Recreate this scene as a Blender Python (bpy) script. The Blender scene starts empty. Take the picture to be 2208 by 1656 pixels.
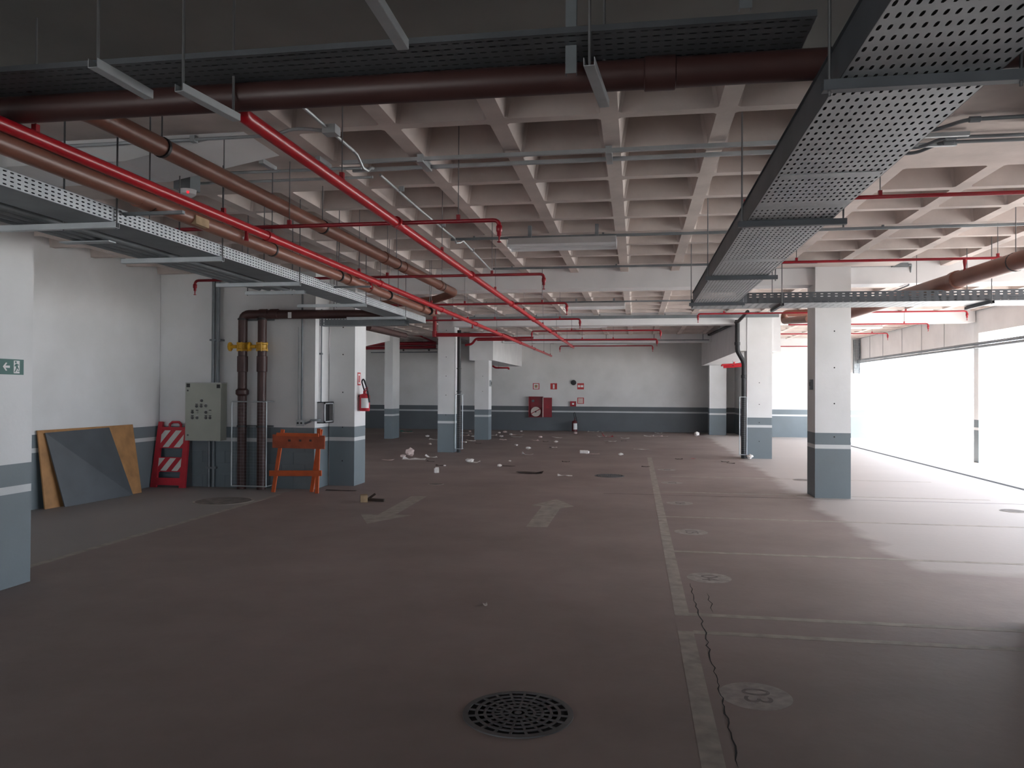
import bpy, bmesh, math, random
from mathutils import Vector, Matrix
random.seed(7)
sc = bpy.context.scene
# ------------------------------------------------------------------ camera
CAM_H, F_PX, W_PX, H_PX = 1.617, 1660.0, 2208.0, 1656.0
YAW, PITCH, ROLL = (math.radians(a) for a in (9.14, 0.52, 0.3))
R0 = Vector((math.cos(YAW), math.sin(YAW), 0)); F0 = Vector((-math.sin(YAW), math.cos(YAW), 0)); Z0 = Vector((0, 0, 1))
FW = F0*math.cos(PITCH) + Z0*math.sin(PITCH); U0 = Z0*math.cos(PITCH) - F0*math.sin(PITCH)
RT = R0*math.cos(ROLL) + U0*math.sin(ROLL); UP = U0*math.cos(ROLL) - R0*math.sin(ROLL)
cam = bpy.data.cameras.new('camera'); camo = bpy.data.objects.new('camera', cam); sc.collection.objects.link(camo)
cam.sensor_width = 36.0; cam.lens = 36.0*F_PX/W_PX; cam.clip_start = 0.05; cam.clip_end = 500
camo.matrix_world = Matrix(((RT.x, UP.x, -FW.x, 0), (RT.y, UP.y, -FW.y, 0), (RT.z, UP.z, -FW.z, CAM_H), (0, 0, 0, 1)))
sc.camera = camo
# ------------------------------------------------------------------ sky, exposure
SKY = 7.6
wd = bpy.data.worlds.new('world'); sc.world = wd; wd.use_nodes = True
bg = wd.node_tree.nodes['Background']; bg.inputs[0].default_value = (0.80, 0.885, 1.0, 1); bg.inputs[1].default_value = SKY
vs = sc.view_settings; vs.view_transform = 'Standard'; vs.look = 'None'; vs.exposure = 0.0; vs.gamma = 1.0; vs.use_curve_mapping = False
sc.cycles.max_bounces = 10; sc.cycles.diffuse_bounces = 8; sc.cycles.glossy_bounces = 4
OPEN_Y0, OPEN_Y1, FAC_X, CEIL, FARY = 5.75, 29.0, 7.85, 3.55, 31.42
pl = bpy.data.lights.new('daylight_portal', 'AREA'); pl.shape = 'RECTANGLE'; pl.size = 3.6; pl.size_y = OPEN_Y1-OPEN_Y0+0.4
pl.cycles.is_portal = True
plo = bpy.data.objects.new('daylight_portal', pl); sc.collection.objects.link(plo)
plo.location = (FAC_X+0.45, (OPEN_Y0+OPEN_Y1)/2, 1.75); plo.rotation_euler = (0, math.radians(90), 0)

# portals: two unseen openings added behind the camera to light surfaces facing it
BK_Z = 2.7; BK = ((-7.6, -3.4), (5.2, 7.4))
for k, (xa_, xb_) in enumerate(BK):
    pl2 = bpy.data.lights.new('added_opening_portal', 'AREA'); pl2.shape = 'RECTANGLE'; pl2.size = xb_-xa_+0.2; pl2.size_y = BK_Z+0.2; pl2.cycles.is_portal = True
    plo2 = bpy.data.objects.new('added_opening_portal', pl2); sc.collection.objects.link(plo2)
    plo2.location = ((xa_+xb_)/2, -6.3, BK_Z/2); plo2.rotation_euler = (math.radians(90), 0, 0)
# sun on the yard outside the open side
sun = bpy.data.lights.new('sun', 'SUN'); sun.energy = 26.0; sun.angle = math.radians(3); sun.color = (1.0, 0.95, 0.88)
suno = bpy.data.objects.new('sun', sun); sc.collection.objects.link(suno); suno.location = (30, 10, 40)
suno.rotation_euler = Vector((-0.42, 0.12, -1.0)).to_track_quat('-Z', 'Y').to_euler()

# ------------------------------------------------------------------ pixel -> world
def P(px, py, x=None, y=None, z=None):
    d = FW + RT*((px-W_PX/2)/F_PX) + UP*((H_PX/2-py)/F_PX)
    if z is not None: t = (z-CAM_H)/d.z
    elif x is not None: t = x/d.x
    else: t = y/d.y
    return Vector((0, 0, CAM_H)) + d*t

# ------------------------------------------------------------------ materials
def mat(name, col, rough=0.6, metal=0.0, var=0.12, scale=6.0, bump=0.0, bscale=60.0, spec=0.5, col2=None):
    m = bpy.data.materials.new(name); m.use_nodes = True
    nt = m.node_tree; b = nt.nodes['Principled BSDF']
    b.inputs['Roughness'].default_value = rough; b.inputs['Metallic'].default_value = metal
    b.inputs['Specular IOR Level'].default_value = spec
    tc = nt.nodes.new('ShaderNodeTexCoord'); nz = nt.nodes.new('ShaderNodeTexNoise'); rp = nt.nodes.new('ShaderNodeValToRGB')
    nz.inputs['Scale'].default_value = scale; nz.inputs['Detail'].default_value = 6
    nt.links.new(tc.outputs['Object'], nz.inputs['Vector']); nt.links.new(nz.outputs['Fac'], rp.inputs['Fac'])
    lo = [c*(1-var) for c in col]; hi = [min(1, c*(1+var)) for c in (col2 or col)]
    rp.color_ramp.elements[0].position = 0.32; rp.color_ramp.elements[0].color = (*lo, 1)
    rp.color_ramp.elements[1].position = 0.68; rp.color_ramp.elements[1].color = (*hi, 1)
    nt.links.new(rp.outputs['Color'], b.inputs['Base Color'])
    if bump:
        n2 = nt.nodes.new('ShaderNodeTexNoise'); n2.inputs['Scale'].default_value = bscale; n2.inputs['Detail'].default_value = 4
        bp = nt.nodes.new('ShaderNodeBump'); bp.inputs['Strength'].default_value = bump; bp.inputs['Distance'].default_value = 0.01
        nt.links.new(tc.outputs['Object'], n2.inputs['Vector']); nt.links.new(n2.outputs['Fac'], bp.inputs['Height']); nt.links.new(bp.outputs['Normal'], b.inputs['Normal'])
    return m

def banded_paint(name, white, band, stripe):
    """white paint above 1 m, blue-grey dado below with one white line (painted by height)"""
    m = bpy.data.materials.new(name); m.use_nodes = True; nt = m.node_tree; b = nt.nodes['Principled BSDF']
    b.inputs['Roughness'].default_value = 0.55
    g = nt.nodes.new('ShaderNodeNewGeometry'); sp = nt.nodes.new('ShaderNodeSeparateXYZ'); rp = nt.nodes.new('ShaderNodeValToRGB')
    mr = nt.nodes.new('ShaderNodeMapRange'); mr.inputs['From Min'].default_value = 0; mr.inputs['From Max'].default_value = 2.0
    nt.links.new(g.outputs['Position'], sp.inputs[0]); nt.links.new(sp.outputs['Z'], mr.inputs['Value']); nt.links.new(mr.outputs[0], rp.inputs['Fac'])
    cr = rp.color_ramp; cr.interpolation = 'CONSTANT'
    cr.elements[0].position = 0; cr.elements[0].color = (*band, 1); cr.elements[1].position = 0.5; cr.elements[1].color = (*white, 1)
    e = cr.elements.new(0.377); e.color = (*stripe, 1); e = cr.elements.new(0.408); e.color = (*band, 1)
    nz = nt.nodes.new('ShaderNodeTexNoise'); nz.inputs['Scale'].default_value = 1.3; nz.inputs['Detail'].default_value = 8
    r2 = nt.nodes.new('ShaderNodeValToRGB'); r2.color_ramp.elements[0].position = 0.3; r2.color_ramp.elements[0].color = (0.88, 0.88, 0.87, 1); r2.color_ramp.elements[1].position = 0.65
    nt.links.new(g.outputs['Position'], nz.inputs['Vector']); nt.links.new(nz.outputs['Fac'], r2.inputs['Fac'])
    mx = nt.nodes.new('ShaderNodeMix'); mx.data_type = 'RGBA'; mx.blend_type = 'MULTIPLY'; mx.inputs['Factor'].default_value = 1
    nt.links.new(rp.outputs['Color'], mx.inputs['A']); nt.links.new(r2.outputs['Color'], mx.inputs['B']); nt.links.new(mx.outputs['Result'], b.inputs['Base Color'])
    n2 = nt.nodes.new('ShaderNodeTexNoise'); n2.inputs['Scale'].default_value = 25; bp = nt.nodes.new('ShaderNodeBump'); bp.inputs['Strength'].default_value = 0.12; bp.inputs['Distance'].default_value = 0.01
    nt.links.new(g.outputs['Position'], n2.inputs['Vector']); nt.links.new(n2.outputs['Fac'], bp.inputs['Height']); nt.links.new(bp.outputs['Normal'], b.inputs['Normal'])
    return m

def floor_mat():
    """dusty brown screed; paler by the opening, with a ragged edge"""
    m = bpy.data.materials.new('floor_screed'); m.use_nodes = True; nt = m.node_tree; b = nt.nodes['Principled BSDF']
    L = nt.links.new; N = nt.nodes.new
    g = N('ShaderNodeNewGeometry'); sp = N('ShaderNodeSeparateXYZ'); L(g.outputs['Position'], sp.inputs[0])
    n1 = N('ShaderNodeTexNoise'); n1.inputs['Scale'].default_value = 0.55; n1.inputs['Detail'].default_value = 9; n1.inputs['Roughness'].default_value = 0.62
    L(g.outputs['Position'], n1.inputs['Vector'])
    r1 = N('ShaderNodeValToRGB'); r1.color_ramp.elements[0].position = 0.30; r1.color_ramp.elements[0].color = (0.245, 0.190, 0.172, 1)
    r1.color_ramp.elements[1].position = 0.72; r1.color_ramp.elements[1].color = (0.365, 0.290, 0.266, 1)
    L(n1.outputs['Fac'], r1.inputs['Fac'])
    n3 = N('ShaderNodeTexNoise'); n3.inputs['Scale'].default_value = 1.1; n3.inputs['Detail'].default_value = 7
    L(g.outputs['Position'], n3.inputs['Vector'])
    def wob(src, edge, amp, soft):
        s = N('ShaderNodeMath'); s.operation = 'SUBTRACT'; s.inputs[1].default_value = 0.5; L(n3.outputs['Fac'], s.inputs[0])
        k = N('ShaderNodeMath'); k.operation = 'MULTIPLY_ADD'; k.inputs[1].default_value = amp; L(s.outputs[0], k.inputs[0]); L(src, k.inputs[2])
        r = N('ShaderNodeMapRange'); r.inputs['From Min'].default_value = edge-soft; r.inputs['From Max'].default_value = edge+soft; L(k.outputs[0], r.inputs['Value'])
        return r.outputs[0]
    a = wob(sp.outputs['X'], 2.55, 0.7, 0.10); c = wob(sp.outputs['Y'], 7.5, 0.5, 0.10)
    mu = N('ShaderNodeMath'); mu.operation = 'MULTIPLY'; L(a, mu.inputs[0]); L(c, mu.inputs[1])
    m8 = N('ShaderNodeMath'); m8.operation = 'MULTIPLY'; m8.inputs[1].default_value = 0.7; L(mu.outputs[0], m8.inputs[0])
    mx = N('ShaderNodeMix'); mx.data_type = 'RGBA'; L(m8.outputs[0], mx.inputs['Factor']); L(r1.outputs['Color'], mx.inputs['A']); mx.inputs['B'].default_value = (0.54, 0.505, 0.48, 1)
    w = wob(sp.outputs['X'], -5.44, 0.05, 0.02); iv = N('ShaderNodeMath'); iv.operation = 'SUBTRACT'; iv.inputs[0].default_value = 1; L(w, iv.inputs[1])
    y6 = N('ShaderNodeMath'); y6.operation = 'GREATER_THAN'; y6.inputs[1].default_value = 5.75; L(sp.outputs['Y'], y6.inputs[0])
    yl = N('ShaderNodeMath'); yl.operation = 'LESS_THAN'; yl.inputs[1].default_value = 12.0; L(sp.outputs['Y'], yl.inputs[0])
    m1 = N('ShaderNodeMath'); m1.operation = 'MULTIPLY'; L(iv.outputs[0], m1.inputs[0]); L(y6.outputs[0], m1.inputs[1])
    m2 = N('ShaderNodeMath'); m2.operation = 'MULTIPLY'; L(m1.outputs[0], m2.inputs[0]); L(yl.outputs[0], m2.inputs[1])
    m3 = N('ShaderNodeMath'); m3.operation = 'MULTIPLY'; m3.inputs[1].default_value = 0.7; L(m2.outputs[0], m3.inputs[0])
    mz = N('ShaderNodeMix'); mz.data_type = 'RGBA'; L(m3.outputs[0], mz.inputs['Factor']); L(mx.outputs['Result'], mz.inputs['A']); mz.inputs['B'].default_value = (0.34, 0.325, 0.31, 1)
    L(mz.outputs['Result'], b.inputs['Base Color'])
    b.inputs['Roughness'].default_value = 0.62; b.inputs['Specular IOR Level'].default_value = 0.35
    n2 = N('ShaderNodeTexNoise'); n2.inputs['Scale'].default_value = 14; n2.inputs['Detail'].default_value = 8
    bp = N('ShaderNodeBump'); bp.inputs['Strength'].default_value = 0.10; bp.inputs['Distance'].default_value = 0.02
    L(g.outputs['Position'], n2.inputs['Vector']); L(n2.outputs['Fac'], bp.inputs['Height']); L(bp.outputs['Normal'], b.inputs['Normal'])
    return m

M = dict(
    wall=banded_paint('banded_wall_paint', (0.74, 0.745, 0.75), (0.172, 0.208, 0.230), (0.62, 0.64, 0.65)),
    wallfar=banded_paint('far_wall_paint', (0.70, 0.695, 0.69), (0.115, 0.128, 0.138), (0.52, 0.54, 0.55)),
    white=mat('white_paint', (0.74, 0.74, 0.745), 0.55, var=0.05, scale=2),
    concrete=mat('raw_concrete', (0.56, 0.49, 0.455), 0.85, var=0.14, scale=2.2, bump=0.2, bscale=18),
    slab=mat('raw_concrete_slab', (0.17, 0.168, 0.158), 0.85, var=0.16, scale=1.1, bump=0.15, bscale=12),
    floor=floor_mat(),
    outside=mat('pale_yard_concrete', (0.62, 0.61, 0.59), 0.8, var=0.05, scale=0.4),
    line=mat('worn_line_paint', (0.385, 0.34, 0.295), 0.7, var=0.20, scale=9),
    disc=mat('worn_disc_paint', (0.37, 0.325, 0.30), 0.7, var=0.22, scale=14),
    digit=mat('dark_digit_paint', (0.19, 0.165, 0.155), 0.7, var=0.25, scale=20),
    crack=mat('floor_crack', (0.035, 0.03, 0.028), 0.95, var=0.3, scale=8),
    galv=mat('galvanised_steel', (0.46, 0.49, 0.505), 0.5, metal=0.55, var=0.1, scale=5),
    galvd=mat('dull_galvanised_steel', (0.20, 0.22, 0.235), 0.55, metal=0.45, var=0.12, scale=4),
    trayd=mat('dark_tray_steel', (0.095, 0.104, 0.115), 0.5, metal=0.25, var=0.12, scale=4),
    rod=mat('threaded_rod_steel', (0.19, 0.195, 0.2), 0.5, metal=0.6, var=0.1),
    red=mat('red_pipe_enamel', (0.42, 0.009, 0.018), 0.3, var=0.08, scale=3),
    dred=mat('dark_red_enamel', (0.30, 0.010, 0.020), 0.35, var=0.12, scale=4),
    darkred=mat('grimy_red_enamel', (0.10, 0.012, 0.014), 0.45, var=0.2, scale=6),
    hyd=mat('dark_cabinet_red', (0.24, 0.012, 0.022), 0.4, var=0.08, scale=3),
    brown=mat('brown_pvc', (0.205, 0.082, 0.054), 0.4, var=0.10, scale=3),
    dbrown=mat('dark_brown_pvc', (0.062, 0.026, 0.023), 0.45, var=0.12, scale=3),
    black=mat('black_rubber', (0.018, 0.018, 0.02), 0.55, var=0.2),
    dark=mat('dark_void', (0.012, 0.011, 0.011), 0.9, var=0.2),
    iron=mat('cast_iron', (0.10, 0.10, 0.103), 0.6, metal=0.3, var=0.25, scale=12, bump=0.2),
    grate=mat('worn_grate_iron', (0.125, 0.12, 0.118), 0.6, metal=0.2, var=0.15, scale=8),
    yellow=mat('yellow_valve_enamel', (0.62, 0.34, 0.02), 0.4, var=0.1),
    panel=mat('panel_beige_enamel', (0.36, 0.375, 0.325), 0.45, var=0.05, scale=3),
    boxgrey=mat('grey_box_enamel', (0.40, 0.41, 0.42), 0.5, var=0.06),
    orange=mat('orange_painted_wood', (0.56, 0.10, 0.022), 0.6, var=0.16, scale=7),
    orange2=mat('faded_orange_plank', (0.40, 0.085, 0.035), 0.65, var=0.2, scale=7),
    bred=mat('red_plastic', (0.50, 0.025, 0.04), 0.45, var=0.1),
    bwhite=mat('reflective_white_tape', (0.62, 0.62, 0.57), 0.4, var=0.05),
    ply=mat('plywood', (0.42, 0.215, 0.085), 0.7, var=0.2, scale=5),
    greyboard=mat('grey_board', (0.078, 0.088, 0.098), 0.5, var=0.12, scale=3),
    paper=mat('dirty_white_paper', (0.72, 0.68, 0.64), 0.8, var=0.12, scale=20),
    pink=mat('pinkish_paper', (0.66, 0.52, 0.48), 0.8, var=0.15, scale=14),
    tan=mat('tan_cardboard', (0.38, 0.27, 0.16), 0.85, var=0.2, scale=12),
    darkwood=mat('dark_wet_cardboard', (0.045, 0.028, 0.02), 0.8, var=0.3, scale=8),
    green=mat('green_scrap', (0.05, 0.22, 0.16), 0.6),
    signg=mat('green_sign', (0.035, 0.135, 0.115), 0.5, var=0.05), signw=mat('sign_white', (0.78, 0.79, 0.78), 0.5, var=0.03),
    signr=mat('red_sign', (0.50, 0.04, 0.04), 0.5, var=0.05),
    led=None, lamp=mat('white_lamp_enamel', (0.75, 0.76, 0.77), 0.4, var=0.03), tube=mat('lamp_tube_glass', (0.82, 0.83, 0.84), 0.2, var=0.02),
    hose=mat('hose_canvas', (0.55, 0.47, 0.42), 0.85, var=0.15, scale=30),
)
ml = bpy.data.materials.new('red_led'); ml.use_nodes = True; bb = ml.node_tree.nodes['Principled BSDF']
bb.inputs['Base Color'].default_value = (0.8, 0.02, 0.03, 1); bb.inputs['Emission Color'].default_value = (1, 0.03, 0.05, 1); bb.inputs['Emission Strength'].default_value = 1.2; M['led'] = ml

# ------------------------------------------------------------------ mesh helpers
COL = sc.collection
class MB:
    def __init__(s): s.v = []; s.f = []
    def add(s, vs, fs):
        o = len(s.v); s.v += [tuple(v) for v in vs]; s.f += [tuple(i+o for i in f) for f in fs]; return s
    def box(s, a, b, M4=None):
        (x0, y0, z0), (x1, y1, z1) = a, b
        vs = [Vector(p) for p in ((x0,y0,z0),(x1,y0,z0),(x1,y1,z0),(x0,y1,z0),(x0,y0,z1),(x1,y0,z1),(x1,y1,z1),(x0,y1,z1))]
        if M4 is not None: vs = [M4 @ v for v in vs]
        return s.add(vs, [(3,2,1,0),(4,5,6,7),(0,1,5,4),(1,2,6,5),(2,3,7,6),(3,0,4,7)])
    def bar(s, a, b, w, h, up=(0,0,1)):
        a = Vector(a); b = Vector(b); d = b-a; L = d.length; d.normalize(); u = Vector(up)
        if abs(d.dot(u)) > 0.98: u = Vector((0,1,0))
        r = d.cross(u).normalized(); u = r.cross(d)
        return s.box((-w/2, 0, -h/2), (w/2, L, h/2), Matrix((( r.x,d.x,u.x,a.x),(r.y,d.y,u.y,a.y),(r.z,d.z,u.z,a.z),(0,0,0,1))))
    def chan(s, a, b, w, h, t=0.003, up=(0,0,1)):
        """U channel, open on top"""
        a = Vector(a); b = Vector(b); d = (b-a).normalized(); u = Vector(up)
        if abs(d.dot(u)) > 0.98: u = Vector((0,1,0))
        r = d.cross(u).normalized(); u = r.cross(d)
        s.bar(a-u*(h/2), b-u*(h/2), w, t, u); s.bar(a+r*(w/2), b+r*(w/2), t, h, u); return s.bar(a-r*(w/2), b-r*(w/2), t, h, u)
    def tube(s, path, r, seg=12, cap=True):
        path = [Vector(p) for p in path]; n = len(path); rs = r if isinstance(r, (list, tuple)) else [r]*n
        t0 = (path[1]-path[0]).normalized(); nrm = t0.orthogonal().normalized(); rings = []
        for i, p in enumerate(path):
            if i == 0: t = t0
            elif i == n-1: t = (path[-1]-path[-2]).normalized()
            else: t = ((path[i]-path[i-1]).normalized() + (path[i+1]-path[i]).normalized()).normalized()
            nrm = (nrm - t*nrm.dot(t)).normalized(); bn = t.cross(nrm)
            rings.append([p + (nrm*math.cos(2*math.pi*k/seg) + bn*math.sin(2*math.pi*k/seg))*rs[i] for k in range(seg)])
        vs = [v for rg in rings for v in rg]; fs = []
        for i in range(n-1):
            for k in range(seg):
                k2 = (k+1) % seg; fs.append((i*seg+k, i*seg+k2, (i+1)*seg+k2, (i+1)*seg+k))
        if cap: fs.append(tuple(reversed(range(seg)))); fs.append(tuple((n-1)*seg+k for k in range(seg)))
        return s.add(vs, fs)
    def lathe(s, prof, c=(0,0,0), seg=20, axis='z', M4=None):
        vs = []; fs = []; n = len(prof); c = Vector(c)
        for r, h in prof:
            for k in range(seg):
                a = 2*math.pi*k/seg; x, y = r*math.cos(a), r*math.sin(a)
                v = Vector((x, y, h) if axis == 'z' else (x, h, y) if axis == 'y' else (h, x, y))
                if M4 is not None: v = M4 @ v
                vs.append(c+v)
        for i in range(n-1):
            for k in range(seg): k2 = (k+1) % seg; fs.append((i*seg+k, i*seg+k2, (i+1)*seg+k2, (i+1)*seg+k))
        if prof[0][0] > 1e-6: fs.append(tuple(reversed(range(seg))))
        if prof[-1][0] > 1e-6: fs.append(tuple((n-1)*seg+k for k in range(seg)))
        return s.add(vs, fs)
    def prism(s, poly, n, d):
        """extrude a planar polygon (3-D points) by d along n"""
        poly = [Vector(p) for p in poly]; off = Vector(n)*d; k = len(poly)
        vs = poly + [p+off for p in poly]; fs = [tuple(reversed(range(k))), tuple(range(k, 2*k))]
        for i in range(k): j = (i+1) % k; fs.append((i, j, j+k, i+k))
        return s.add(vs, fs)
    def perf(s, o, u, v, nu, nv, pu, pv, su, sv, skip=None):
        """sheet with real slots: nu x nv cells of pu x pv, slot half sizes su, sv"""
        o = Vector(o); u = Vector(u); v = Vector(v)
        hp = [(su,-sv*.4),(su,sv*.4),(su*.6,sv),(-su*.6,sv),(-su,sv*.4),(-su,-sv*.4),(-su*.6,-sv),(su*.6,-sv)]
        F8 = [(0,1,5,4),(1,6,5),(1,2,7,6),(2,8,7),(2,3,9,8),(3,10,9),(3,0,11,10),(0,4,11)]
        for i in range(nu):
            for j in range(nv):
                c = o + u*(pu*(i+.5)) + v*(pv*(j+.5)); a, b = pu/2, pv/2
                if skip and skip(i, j):
                    s.add([c+u*a-v*b, c+u*a+v*b, c-u*a+v*b, c-u*a-v*b], [(0,1,2,3)]); continue
                s.add([c+u*a-v*b, c+u*a+v*b, c-u*a+v*b, c-u*a-v*b] + [c+u*x+v*y for x, y in hp], F8)
        return s
    def build(s, name, material, parent=None, smooth=True, weld=False):
        me = bpy.data.meshes.new(name); me.from_pydata(s.v, [], s.f); me.validate()
        if weld:
            bm = bmesh.new(); bm.from_mesh(me); bmesh.ops.remove_doubles(bm, verts=bm.verts, dist=1e-4); bm.to_mesh(me); bm.free()
        me.materials.append(M[material] if isinstance(material, str) else material)
        if smooth:
            me.polygons.foreach_set('use_smooth', [True]*len(me.polygons)); me.set_sharp_from_angle(angle=math.radians(38))
        o = bpy.data.objects.new(name, me); COL.objects.link(o)
        if parent is not None: attach(o, parent)
        return o
def attach(o, parent):
    o.parent = parent; o.matrix_parent_inverse = WORLD.get(parent.name, Matrix.Identity(4)).inverted()
WORLD = {}
def tag(o, label, cat, group=None, kind=None):
    if label: o['label'] = label
    if cat: o['category'] = cat
    if group: o['group'] = group
    if kind: o['kind'] = kind
    return o
def thing(name, label, cat, loc=(0,0,0), group=None):
    o = bpy.data.objects.new(name, None); COL.objects.link(o); o.empty_display_size = 0.1; o.location = loc
    WORLD[o.name] = Matrix.Translation(loc); return tag(o, label, cat, group)
def struct(name, mb, m, label=None, **k):
    o = mb.build(name, m, None, **k); o['kind'] = 'structure'
    if label: o['label'] = label
    return o
def fillet(path, rad, n=5):
    path = [Vector(p) for p in path]; out = [path[0]]
    for i in range(1, len(path)-1):
        a, b, c = path[i-1], path[i], path[i+1]; d1 = (a-b); d2 = (c-b); r = min(rad, d1.length*.49, d2.length*.49)
        p, q = b+d1.normalized()*r, b+d2.normalized()*r
        for k in range(n+1):
            t = k/n; out.append(p*(1-t)**2 + b*2*t*(1-t) + q*t*t)
    out.append(path[-1]); return out
def box(name, a, b, m, parent=None): return MB().box(a, b).build(name, m, parent, smooth=False)
def tube(name, path, r, m, parent=None, seg=12): return MB().tube(path, r, seg).build(name, m, parent)
def text_mesh(name, txt, size, m, parent, origin, right, up, lift=0.0):
    cu = bpy.data.curves.new(name, 'FONT'); cu.body = txt; cu.size = size; cu.align_x = 'CENTER'; cu.align_y = 'CENTER'; cu.extrude = 0.0004
    t = bpy.data.objects.new('tmp', cu); COL.objects.link(t); bpy.context.view_layer.update()
    me = bpy.data.meshes.new_from_object(t.evaluated_get(bpy.context.evaluated_depsgraph_get())); bpy.data.objects.remove(t)
    r = Vector(right).normalized(); u = Vector(up).normalized(); n = r.cross(u)
    me.transform(Matrix(((r.x,u.x,n.x,origin[0]),(r.y,u.y,n.y,origin[1]),(r.z,u.z,n.z,origin[2]),(0,0,0,1))))
    me.materials.clear(); me.materials.append(M[m]); o = bpy.data.objects.new(name, me); COL.objects.link(o)
    if parent is not None: attach(o, parent)
    return o

# =================================================================== STRUCTURE
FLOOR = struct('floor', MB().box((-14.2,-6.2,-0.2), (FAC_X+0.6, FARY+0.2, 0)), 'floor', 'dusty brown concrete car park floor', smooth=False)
struct('ground_outside', MB().box((FAC_X+0.6,-60,-0.22), (90, 90, -0.02)).box((-60,-60,-0.22), (FAC_X+0.6,-6.2,-0.02)), 'outside', smooth=False)
struct('wall_back', MB().box((-14.2,-6.2,0), (BK[0][0],-6,3.9)).box((BK[0][1],-6.2,0), (BK[1][0],-6,3.9)).box((BK[1][1],-6.2,0), (FAC_X+0.3,-6,3.9)).box((BK[0][0],-6.2,BK_Z), (BK[0][1],-6,3.9)).box((BK[1][0],-6.2,BK_Z), (BK[1][1],-6,3.9)), 'wall', smooth=False)
struct('wall_light_blocker', MB().box((3.24, 5.45, 0), (FAC_X, 5.70, 3.55)), 'wall', smooth=False)  # unseen wall, added to keep daylight off the foreground
WL_X, WA_Y = -7.92, 11.86
struct('wall_left', MB().box((WL_X-0.25,-6,0), (WL_X, WA_Y, 3.9)), 'wall', smooth=False)
wa = struct('wall_alcove', MB().box((WL_X-0.25, WA_Y+0.012, 0), (-5.16, WA_Y+0.25, 3.9)).box((-5.40, WA_Y+0.25, 0), (-5.16, 12.45, 3.9)), 'wall', smooth=False)
# block courses of the painted dado
bw, bh = 0.397, 0.197
for r in range(5):
    x = WL_X - (0.2 if r % 2 else 0.0); row = r*0.2
    while x < -5.16:
        a, b = max(x+0.0015, WL_X+0.0005), min(x+bw, -5.1605)
        if b-a > 0.03: box('block', (a, WA_Y, row+(0.0 if r == 0 else 0.0015)), (b, WA_Y+0.0125, row+bh), 'wall', wa)
        x += 0.4
struct('wall_far_left', MB().box((-14.2, WA_Y+0.25, 0), (-13.95, FARY, 3.9)), 'wall', smooth=False)
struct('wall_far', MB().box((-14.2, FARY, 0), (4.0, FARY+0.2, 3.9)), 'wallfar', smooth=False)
struct('wall_far_right', MB().box((3.85, OPEN_Y1+0.05, 0), (FAC_X+0.6, OPEN_Y1+0.25, 3.9)).box((3.85, OPEN_Y1+0.25, 0), (4.0, FARY, 3.9)), 'wall', smooth=False)
struct('wall_right', MB().box((FAC_X, -6, 0), (FAC_X+0.3, OPEN_Y0, 3.9)), 'wall', smooth=False)
# facade header over the open side, in two heights
hd = struct('wall_right_header', MB().box((FAC_X+0.02, 19.66, 2.74), (FAC_X+0.3, OPEN_Y1+0.05, 3.9)).box((FAC_X+0.02, OPEN_Y0, 3.02), (FAC_X+0.3, 19.4, 3.9)), 'white', smooth=False)
for yy in (21.4, 23.0, 24.6, 26.4, 27.8): box('panel_joint', (FAC_X+0.005, yy, 2.75), (FAC_X+0.0199, yy+0.012, 3.54), 'boxgrey', hd)

# waffle ceiling
RX0, RY0, PIT = -0.19, 4.62, 0.8
def solid(x, y):
    if y < 7.0 and (x < -2.6 or x > 2.2): return True
    if x < -7.9 and y < 12.2: return True
    if -6.0 < x < -4.4 and 11.9 < y < 14.1: return True
    if abs(x+4.95) < 0.8 and 18.9 < y < 20.5: return True
    if abs(x-2.95) < 0.8 and (11.9 < y < 13.4): return True
    return False
wf = MB(); cx, cy, tp, dp = 0.337, 0.352, 0.055, 0.30
for i in range(-17, 10):
    for j in range(0, 34):
        x0, y0 = RX0+PIT*i, RY0+PIT*j; xc, yc = x0+PIT/2, y0+PIT/2; c = Vector((xc, yc, CEIL)); a = PIT/2
        sq = [c+Vector((a,-a,0)), c+Vector((a,a,0)), c+Vector((-a,a,0)), c+Vector((-a,-a,0))]
        if solid(xc, yc): wf.add(sq, [(3,2,1,0)]); continue
        q = 0.022
        def ring(hx, hy, z): return [Vector((xc+x, yc+y, z)) for x, y in ((hx,-hy+q),(hx,hy-q),(hx-q,hy),(-hx+q,hy),(-hx,hy-q),(-hx,-hy+q),(-hx+q,-hy),(hx-q,-hy))]
        lo, hi = ring(cx, cy, CEIL), ring(cx-tp, cy-tp, CEIL+dp)
        F8 = [(0,1,5,4),(1,6,5),(1,2,7,6),(2,8,7),(2,3,9,8),(3,10,9),(3,0,11,10),(0,4,11)]
        wf.add(sq+lo, [tuple(reversed(f)) for f in F8])
        wf.add(lo+hi, [(k, (k+1) % 8, 8+(k+1) % 8, 8+k) for k in range(8)] + [tuple(range(8, 16))])
ceil = struct('ceiling', wf, 'concrete', 'raw concrete waffle slab ceiling', smooth=False)
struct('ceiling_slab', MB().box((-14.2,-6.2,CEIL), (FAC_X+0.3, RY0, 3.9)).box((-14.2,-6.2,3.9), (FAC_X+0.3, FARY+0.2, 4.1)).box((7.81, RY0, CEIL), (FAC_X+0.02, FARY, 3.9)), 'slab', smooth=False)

def ctop(x, y):
    if y < RY0 or solid(math.floor((x-RX0)/PIT)*PIT+RX0+PIT/2, math.floor((y-RY0)/PIT)*PIT+RY0+PIT/2): return CEIL
    dx = cx-abs((x-RX0) % PIT-PIT/2); dy = cy-abs((y-RY0) % PIT-PIT/2); d = min(dx, dy)
    return CEIL if d <= 0 else CEIL+dp*min(1, d/tp)
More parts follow.
